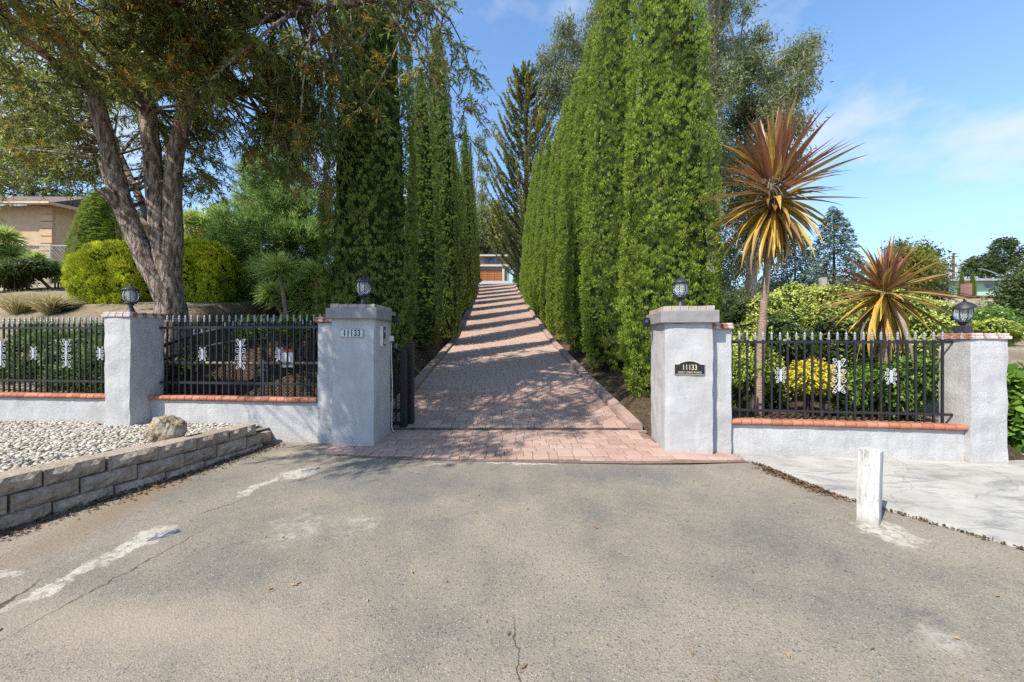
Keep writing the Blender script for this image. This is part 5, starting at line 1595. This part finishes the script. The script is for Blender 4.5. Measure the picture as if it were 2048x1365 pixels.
b = at(1962, 560, 84); conifer('far_conifer', (b.x, 84, gz(b.x, 84)), at(1962, 515, 84).z - gz(b.x, 84), 5.0, 'dark_leaf', 67, 'flat-topped dark conifer on the skyline behind the green house', up=.1, nb=50, per=60, L=.6, Wd=.25, droop=.15, pw=.35, low=.6, plume=.6)
blob_tree(2085, 530, 690, 150, 17, 'dark_leaf', 68, 'big dark shrubby tree at the right edge of the picture', 16000, .16, .08, cs=.22, k=34, shape=.8)
blob_tree(1968, 612, 670, 100, 13.5, 'green_leaf', 69, 'green bushy shrub tree behind the broken lamp', 9000, .10, .06, cs=.14)
blob_tree(2000, 478, 560, 200, 34, 'dark_leaf', 70, 'mottled green shrubs below the green house', 10, .2, .1) if False else None
blob_tree(1900, 622, 660, 210, 17, 'olive_leaf', 71, 'low olive shrubs in front of the brown-roofed house', 9000, .13, .07, cs=.2)
blob_tree(1400, 560, 650, 90, 17, 'dark_leaf', 72, 'dark shady shrub beside the nearest right cypress', 5000, .15, .08, cs=.2)
blob_tree(1470, 575, 650, 130, 19, 'dark_leaf', 73, 'dark shady shrub behind the trunk of the tall cordyline', 6000, .15, .08, cs=.2)
for k, (px, top, w, D) in enumerate(((1480, 560, 200, 60), (1560, 548, 220, 66), (1700, 552, 220, 62), (1790, 555, 180, 75), (2100, 530, 220, 60))):
    blob_tree(px, top, 600, w, D, 'dark_leaf', 80 + k, ('far-off dark tree, %s of the distant tree line on the right' % ('first', 'second', 'third', 'fourth', 'last')[k]), 5000, .5, .28, cs=.5, group='distant tree line on the right')

# pine by the left cypresses
def tufts(ells, ntuft, per, L, Wd, seed, tint0=.4):
    """needle bunches: radiating blades"""
    global RNG
    RNG = np.random.default_rng(seed); ells = np.array(ells, float); w = ells[:, 6] / ells[:, 6].sum()
    k = RNG.choice(len(ells), ntuft, p=w); d = rdir(ntuft); rr = RNG.uniform(.55, 1.05, ntuft)
    C = ells[k, :3] + d * ells[k, 3:6] * rr[:, None]
    i = np.repeat(np.arange(ntuft), per); n = len(i)
    D = unit(unit(d * .8 + np.array([0, 0, .6]))[i] * .8 + RNG.normal(size=(n, 3)) * .6)
    t = (tint0 + (rr - .8) * .7 + .15 * d[:, 2] + RNG.normal(0, .1, ntuft))[i] + RNG.normal(0, .1, n)
    return blades(C[i] + RNG.normal(size=(n, 3)) * .02, D, L * RNG.uniform(.7, 1.2, n), Wd, t)
def pine(px, D, ells_px, seed, label, nt=2600, name='pine_tree', mat='pine_leaf', L=.26, Wd=.02):
    X = (px - 1024) / F * D; base = Vector((X, D, gz(X, D))); rn = random.Random(seed); ells = []
    for (x, y, rp) in ells_px:
        c = at(x, y, D + rn.uniform(-.7, .7)) - base; q = rp / F * D; ells.append((c.x, c.y, c.z, q, q, q * .85, q * q))
    r = empty(name, base, 0, label, 'tree')
    mb = MB(); top = max(e[2] for e in ells)
    path = branch_path((0, 0, -.3), (0.1, 0, top), 0, 8, .05, rn); mb.tube(path, [.17 * (1 - .85 * k / 8) for k in range(9)], 8)
    for e in ells:
        q = min(path, key=lambda p: (p - Vector(e[:3])).length); mb.tube(branch_path(q, e[:3], 0, 4, .1, rn), [.05, .04, .03, .02, .01], 5)
    mb.build('trunk', 'bark_dark', r)
    v, f, t = tufts(ells, nt, 16, L, Wd, seed)
    cr = put('crown', np_mesh('crown', v, f, mat, t), r)
    return r
pine(560, 11.5, [(545, 330, 34), (510, 345, 28), (590, 355, 32), (520, 400, 44), (570, 410, 46), (620, 420, 44), (480, 450, 44), (540, 470, 52), (600, 480, 50), (640, 480, 36), (450, 510, 40), (500, 540, 48), (560, 550, 48), (450, 570, 40), (500, 600, 40), (640, 540, 42), (650, 590, 36), (610, 600, 40), (560, 600, 36)], 101, 'bushy bright green pine between the big tree and the left cypresses', 4200)
# trees behind the big tree, left
for k, (px, top, bot, w, D, mat, nm) in enumerate(((60, 250, 420, 260, 34, 'dark_leaf', 'dark leafy tree behind the roof of the peach house'), (430, 420, 560, 160, 24, 'lime_leaf', 'yellow-green tree behind the right golden globe shrub'), (290, 400, 490, 200, 38, 'dark_leaf', 'dark tree standing behind the fork of the big tree'))):
    blob_tree(px, top, bot, w, D, mat, 110 + k, nm, 7000, .3, .16, cs=.35)

# ------------------------------------------------------------------ shrubs and garden plants
def globe(px, py_top, D, rx, H, seed, label):
    X = (px - 1024) / F * D; base = Vector((X, D, at(px, py_top, D).z - H))
    r = empty('golden_globe_shrub', base, 0, label, 'shrub', 'golden globe shrubs on the bank')
    prof = lambda t: rx * np.sqrt(np.clip(1 - ((t - .42) / .58) ** 2, 0, 1)) * np.interp(t, [0, .42], [.95, 1.0]) + .02
    v, f, t = plume_crown(prof, H, 2900, 15, .07, .02, 1.0, .5, .5, .12, .05, seed, 1.3, .06, .19)
    # more golden towards the top
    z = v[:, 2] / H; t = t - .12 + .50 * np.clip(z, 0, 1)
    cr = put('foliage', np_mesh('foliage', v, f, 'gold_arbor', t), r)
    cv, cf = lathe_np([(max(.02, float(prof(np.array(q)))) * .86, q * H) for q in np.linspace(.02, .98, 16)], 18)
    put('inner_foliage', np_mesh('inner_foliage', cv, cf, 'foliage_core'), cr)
    MB().lathe([(.08, -.6), (.06, .3)], 7).build('stem', 'bark_dark', r)
globe(244, 484, 9.6, .76, 1.95, 121, 'golden globe shrub on the left of the big trunk')
globe(404, 480, 10.2, .74, 2.0, 122, 'golden globe shrub on the right of the big trunk')
# juniper hedge behind the left fence
ells = []
rn = random.Random(8)
for k in range(34):
    u = rn.uniform(-9.0, -3.55); v_ = rn.uniform(.5, 1.5)
    p = frame_pt(LO, LRZ, u, v_); ells.append((p.x + 8.8, p.y - 6.9, -.12 + (v_ - .5) * .75 + rn.uniform(-.1, .25), rn.uniform(.4, .7), rn.uniform(.3, .45), rn.uniform(.35, .5), 1))
for k in range(18):
    p = frame_pt(LO, LRZ, rn.uniform(-8.8, -3.5), rn.uniform(.42, .56)); ells.append((p.x + 8.8, p.y - 6.9, rn.uniform(-.12, .18), rn.uniform(.3, .45), rn.uniform(.14, .2), rn.uniform(.25, .35), 1))
shrub('juniper_hedge', (-8.8, 6.9, .75), ells, 44000, .10, .026, 'juniper', 131, 'spreading green juniper hedge right behind the left iron fence', 'hedge', core=.8, stems=0, droop=.1, shell=.3, dirbias=(0, -.3, .4))
def fill_shrub(name, px, py, D, rx, rz_, n, L, Wd, mat, seed, label, group=None, k=6, core=.7, **kw):
    rn = random.Random(seed); c = at(px, py, D); b = Vector((c.x, D, gz(c.x, D))); ells = []
    for _ in range(k):
        ells.append((rn.uniform(-.6, .6) * rx, rn.uniform(-.4, .4) * rx, c.z - b.z + rn.uniform(-.45, .45) * rz_, rx * rn.uniform(.45, .65), rx * rn.uniform(.45, .65), rz_ * rn.uniform(.45, .65), 1))
    return shrub(name, b, ells, n, L, Wd, mat, seed, label, group=group, core=core, **kw)
fill_shrub('small_shrub', 140, 622, 8.6, .42, .32, 3500, .05, .025, 'dark_leaf', 141, 'small dark round shrub beside the straw-coloured grass tufts')
fill_shrub('low_shrub', 560, 655, 8.3, .75, .28, 6000, .06, .03, 'lime_leaf', 142, 'low lime-green ground shrub behind the parked gate')
fill_shrub('low_shrub', 630, 640, 8.6, .4, .25, 3500, .06, .03, 'lime_leaf', 143, 'low lime-green shrub at the foot of the left cypress')
fill_shrub('low_shrub', 330, 640, 9.0, .8, .2, 3000, .06, .03, 'dark_leaf', 144, 'dark low shrub under the left golden globe shrub')
fill_shrub('bank_shrub', 25, 545, 12.2, 1.0, .5, 7000, .10, .05, 'dark_leaf', 145, 'dark shrub beneath the yuccas on the left bank')
fill_shrub('bank_shrub', 125, 545, 13.5, .6, .35, 3500, .09, .05, 'green_leaf', 146, 'green shrub below the chain link fence')

# straw-coloured grass tufts
def grass_tuft(px, py, D, h, seed, label):
    global RNG
    RNG = np.random.default_rng(seed); n = 900
    c = at(px, py, D); a = RNG.uniform(0, 2 * PI, n); s = RNG.beta(1.5, 2, n) * 1.0
    D1 = np.stack([np.cos(a) * s, np.sin(a) * s, np.ones(n)], -1)
    P = np.stack([np.cos(a) * .06 * s, np.sin(a) * .06 * s, np.zeros(n)], -1)
    v, f, t = blades(P, D1, h * RNG.uniform(.7, 1.2, n), .012, RNG.uniform(.1, 1, n), .35)
    o = put('grass_tuft', np_mesh('grass_tuft', v, f, 'straw', t), None, (c.x, D, gz(c.x, D) - .05))
    tag(o, label, 'grass', 'straw-coloured grass tufts on the bank')
grass_tuft(32, 628, 8.4, .75, 151, 'straw-coloured grass tuft at the far left edge'); grass_tuft(100, 628, 8.3, .8, 152, 'straw-coloured grass tuft beside the small dark shrub'); grass_tuft(62, 622, 9.0, .6, 153, 'straw-coloured grass tuft between and behind its two neighbours')

# yuccas: every rosette is a part
def rosette_mesh(n, L, Wd, seed, low=-.5):
    global RNG
    RNG = np.random.default_rng(seed)
    z = RNG.uniform(low, 1, n); a = RNG.uniform(0, 2 * PI, n); q = np.sqrt(np.clip(1 - z * z, 0, 1))
    D = np.stack([q * np.cos(a), q * np.sin(a), z + .15], -1); t = .62 + .3 * z + RNG.normal(0, .15, n)
    v, f, tt = blades(D * .03, D, L * RNG.uniform(.75, 1.1, n), Wd, t, .18)
    return np_mesh('rosette', v, f, 'yucca_leaf', tt)
ros = [rosette_mesh(230, .55, .045, s) for s in (161, 162, 163)]
def yucca(px, D, heads, label, sc=1.0):
    X = (px - 1024) / F * D; base = Vector((X, D, gz(X, D)))
    r = empty('yucca_plant', base, 0, label, 'yucca', 'spiky yuccas on the bank')
    for k, (hx, hy, s) in enumerate(heads):
        c = at(hx, hy, D + random.uniform(-.3, .3)) - base
        put('rosette', ros[k % 3], r, c, (random.uniform(-.3, .3), random.uniform(-.3, .3), random.uniform(0, 6)), s * sc)
        mb = MB(); mb.tube(branch_path((random.uniform(-.1, .1), 0, -.3), c, 0, 5, .08), [.06, .055, .05, .045, .04, .035], 7); mb.build('stem', 'cordyline_bark', r)
yucca(590, 8.7, [(560, 545, 1.05), (632, 555, .95), (575, 598, 1.05), (637, 600, .95), (602, 575, .9), (545, 590, .85), (610, 615, .9)], 'clump of bright spiky yuccas beside the left cypress')
yucca(30, 12.5, [(8, 478, 1.1), (25, 512, 1.1), (72, 520, .75), (-12, 505, 1.1), (-25, 470, .9)], 'tall branching yucca at the left edge')
yucca(130, 13, [(75, 548, .75), (135, 545, .75), (122, 562, .6)], 'low yucca below the chain link fence')
yucca(385, 22, [(385, 440, 1.5), (405, 445, 1.4), (372, 448, 1.2)], 'distant yucca tops beside the big trunk')

# ------------------------------------------------------------------ cordylines: each strap leaf is a part
def strap_mesh(name, mat, L, Wd, bend, seed):
    """long leaf along +x, folded along its midrib, curving down by bend"""
    rn = random.Random(seed); n = 9; vs = []; fs = []
    x = z = 0.0; th = 0.0
    for k in range(n + 1):
        t = k / n
        w = Wd * (.45 + .55 * min(1, t / .3)) * (1 - max(0, (t - .35) / .65) ** 1.6) + .002
        vs += [(x, -w / 2, z + w * .18), (x, 0, z), (x, w / 2, z + w * .18)]
        x += math.cos(th) * L / n; z += math.sin(th) * L / n; th -= bend / n * (.4 + 1.2 * t)
    for k in range(n):
        a = 3 * k; fs += [(a, a + 3, a + 4, a + 1), (a + 1, a + 4, a + 5, a + 2)]
    return MB().add(vs, fs).mesh(name, mat)
SM = {m: [strap_mesh('leaf', m, 1.0, .088, b, s) for s, b in enumerate(bs)] for m, bs in (('strap_red', (.05, .2, .35)), ('strap_bronze', (.15, .4, .6)), ('strap_gold', (.3, .6, .9)), ('strap_dry', (.6, 1.0, 1.4)))}
def cordyline(base, head, n, L, seed, label, trunk_r, spread, young=1.0):
    rn = random.Random(seed)
    r = empty('cordyline', base, 0, label, 'cordyline', 'cordylines behind the right fence')
    h = head - base
    mb = MB(); mb.tube([h * t + Vector((-.03 * math.sin(PI * t), .02 * math.sin(2 * PI * t), 0)) for t in np.linspace(-.04, 1, 10)], [trunk_r * (1.15 - .5 * t) for t in np.linspace(0, 1, 10)], 12, .05)
    mb.build('trunk', 'cordyline_bark', r, smooth=True)
    for k in range(n):
        t = (k + .5) / n                          # 0 young centre .. 1 old skirt
        el = R(88) - R(165) * t ** 1.0 + rn.gauss(0, .16)
        az = k * 2.39996 + rn.uniform(-.25, .25)
        m = 'strap_red' if t < .40 else ('strap_bronze' if t < .66 else 'strap_gold')
        if rn.random() < .28: m = rn.choice(['strap_bronze', 'strap_gold', 'strap_red'])
        if t > .8 and rn.random() < .3: m = 'strap_dry'
        l = L * rn.uniform(.7, 1.12) * (young if t < .38 else 1.0)
        o = put('leaf', rn.choice(SM[m]), r, h + Vector((math.cos(az) * .05, math.sin(az) * .05, .18 - spread * t)), (rn.uniform(-.35, .35), -el, az), (l, l * .9, l))
    return r
cordyline(Vector((3.86, 5.95, .30)), Vector((4.10, 5.95, 3.93)), 240, 1.04, 171, 'tall cordyline with red and golden strap leaves on a bare slender trunk', .062, .66)
cordyline(Vector((5.60, 5.70, .30)), Vector((5.60, 5.70, 2.20)), 150, .92, 172, 'short cordyline with bronze strap leaves spilling over the right fence', .07, .3, .74)
# withered flower stalk on the tall cordyline
hd = Vector((4.10 - .28, 5.62, 3.80)); rn = random.Random(4); mb = MB()
for k in range(34):
    d = Vector((rn.gauss(0, .5), rn.gauss(-.3, .4), rn.gauss(-.1, .5))).normalized()
    mb.tube([Vector((0, 0, 0)), d * .14 + Vector((0, 0, .02)), d * .24 + Vector((0, 0, -.08))], [.007, .006, .003], 4)
o = mb.build('dry_flower_stalk', 'strap_dry', None, loc=hd)
o.parent = bpy.data.objects['cordyline']; o.location = hd - Vector((3.86, 5.95, .30))

# ------------------------------------------------------------------ hedge and shrubs behind the right fence
rn = random.Random(9); ells = []
hb = Vector((5.2, 7.0, .35))
for k in range(40):
    px = rn.uniform(1470, 1900); D = rn.uniform(6.6, 8.2)
    top = np.interp(px, [1470, 1540, 1620, 1700, 1800, 1900], [650, 640, 640, 640, 645, 650])
    py = top + 22 + (790 - top) * rn.random() ** 1.3; c = at(px, py, D)
    ells.append((c.x - hb.x, c.y - hb.y, max(.2, c.z - hb.z), rn.uniform(.35, .55), rn.uniform(.3, .45), rn.uniform(.28, .4), 1))
for px in range(1465, 1905, 17):
    D = rn.uniform(8.4, 9.6); top = np.interp(px, [1465, 1540, 1620, 1700, 1800, 1905], [625, 578, 566, 572, 586, 612])
    for off in (rn.uniform(24, 34), rn.uniform(50, 75)):
        c = at(px, top + off, D - (.3 if off > 60 else 0)); ells.append((c.x - hb.x, c.y - hb.y, c.z - hb.z, rn.uniform(.34, .5), rn.uniform(.34, .5), rn.uniform(.28, .4), 1.6))
shrub('variegated_hedge', hb, ells, 64000, .062, .036, 'hedge_leaf', 181, 'billowing yellow-green variegated hedge behind the right fence', 'hedge', core=.78, stems=10, shell=.3, tint0=.66, tvar=.26)
fill_shrub('yellow_shrub', 1625, 765, 5.95, .40, .36, 5500, .055, .034, 'yellow_leaf', 182, 'bright yellow-leaved shrub behind the right fence', core=.75)
fill_shrub('green_shrub', 1740, 775, 5.85, .48, .40, 6500, .06, .036, 'green_leaf', 183, 'glossy green shrub behind the large white scroll of the right fence', core=.75)
fill_shrub('green_shrub', 1840, 775, 5.45, .42, .48, 6500, .06, .036, 'green_leaf', 184, 'glossy green shrub beside the right end pillar', core=.75)
fill_shrub('green_shrub', 1500, 740, 6.3, .40, .5, 4500, .055, .034, 'hedge_leaf', 185, 'yellow-green shrub at the foot of the tall cordyline', core=.75)
fill_shrub('flowering_shrub', 1985, 662, 9.5, .6, .33, 5000, .07, .04, 'hedge_leaf', 186, 'yellow-green shrub behind the broken lamp and end pillar', core=.75)
# big-leaved plant at the right edge
p = Vector((7.15, 5.15, -.05))
ells = [(.0, .1, .5, .45, .35, .5, 1), (.35, .2, .75, .5, .4, .5, 1), (-.1, .3, .85, .4, .3, .35, 1)]
shrub('big_leaf_plant', p, ells, 1900, .15, .11, 'green_leaf', 187, 'large-leaved green plant at the right edge beside the end pillar', 'plant', core=.6, stems=6, shell=.5, tint0=.6)

for (x, y, sx_, sy_, rz_, lb) in ((-2.68, 2.92, .20, .06, .9, 'broken concrete stub on the white patch nearest the block wall end of the road'), (-2.33, 4.42, .17, .05, .7, 'broken concrete stub on the pale patch near the left gate pillar')):
    bm = bmesh.new(); bmesh.ops.create_icosphere(bm, subdivisions=3, radius=1.0)
    for v in bm.verts:
        c = v.co.copy(); k = 1 + .25 * mnoise.noise(c * 2 + Vector((x, y, 0))) + .1 * mnoise.noise(c * 6)
        v.co = Vector((c.x * sx_ * .5, c.y * sy_ * .5, max(-.01, c.z * .03))) * k
    me = bpy.data.meshes.new('concrete_stub'); bm.to_mesh(me); bm.free(); me.materials.append(M['concrete'])
    tag(put('concrete_stub', me, None, (x, y, .006), (0, 0, rz_)), lb, 'concrete stub')

# ------------------------------------------------------------------ litter and crumbs
def scatter(name, mat, pts, size, label, cat, flat=.25, seed=1, elong=1.0):
    global RNG
    RNG = np.random.default_rng(seed); n = len(pts); pts = np.array(pts, float)
    D = unit(RNG.normal(size=(n, 3)) * np.array([1, 1, flat]))
    s = size * RNG.uniform(.5, 1.5, n)
    v, f, t = blades(pts, D, s * elong, s, RNG.uniform(0, 1, n))
    v[:, 2] = np.maximum(v[:, 2], np.repeat(pts[:, 2], 4) - .001)
    return tag(put(name, np_mesh(name, v, f, mat, t)), label, cat, kind='stuff')
rn = random.Random(12); pts = []
for _ in range(2600):                                  # along the foot of the block wall
    s = rn.uniform(.8, RS[-1]); x, y, a = rw_pt(s); d = abs(rn.gauss(0, .10)) + .005
    pts.append((x + math.sin(a) * d, y - math.cos(a) * d, .006 + max(0, .02 - d * .2)))
for _ in range(1500):                                  # moss and soil along the concrete edge
    t = rn.uniform(0, 1); y = 4.75 - t * 2.2 if rn.random() < .25 else rn.gauss(4.2, .28)
    if y > 4.8: continue
    x = float(np.interp(y, [2.2, 2.75, 3.1, 3.45, 3.85, 4.2, 4.6, 4.85], [4.1, 3.82, 3.62, 3.42, 3.22, 3.16, 3.1, 3.02]))
    pts.append((x - abs(rn.gauss(0, .05)) * (1.5 if 3.6 < y < 4.6 else .6), y, asph_z(x) + .005 + rn.uniform(0, .018)))
scatter('soil_crumbs', 'dirt_crumb', pts, .022, 'dark soil crumbs and moss along the wall foot and the concrete edge', 'soil', seed=3)
pts = []
for _ in range(150):
    x, y = rn.uniform(-3.4, 3.2), rn.uniform(1.6, 6.1)
    pts.append((x, y, max(asph_z(x), float(drive_z(y)) if y > 4.7 else -1) + .012))
for _ in range(700):
    y = rn.uniform(6.3, 16); s = rn.choice((-1, 1)); x = float(drive_x(y)) + s * (2.35 + abs(rn.gauss(0, .5)))
    pts.append((x, y, gz(x, y) + .02))
for _ in range(900):
    x, y = rn.uniform(-6.2, -2.5), rn.uniform(5.95, 9); pts.append((x, y, gz(x, y) + .03))
scatter('leaf_litter', 'litter', pts, .014, 'dry fallen leaves scattered on the drive edges and road', 'leaves', seed=5, elong=2.4)
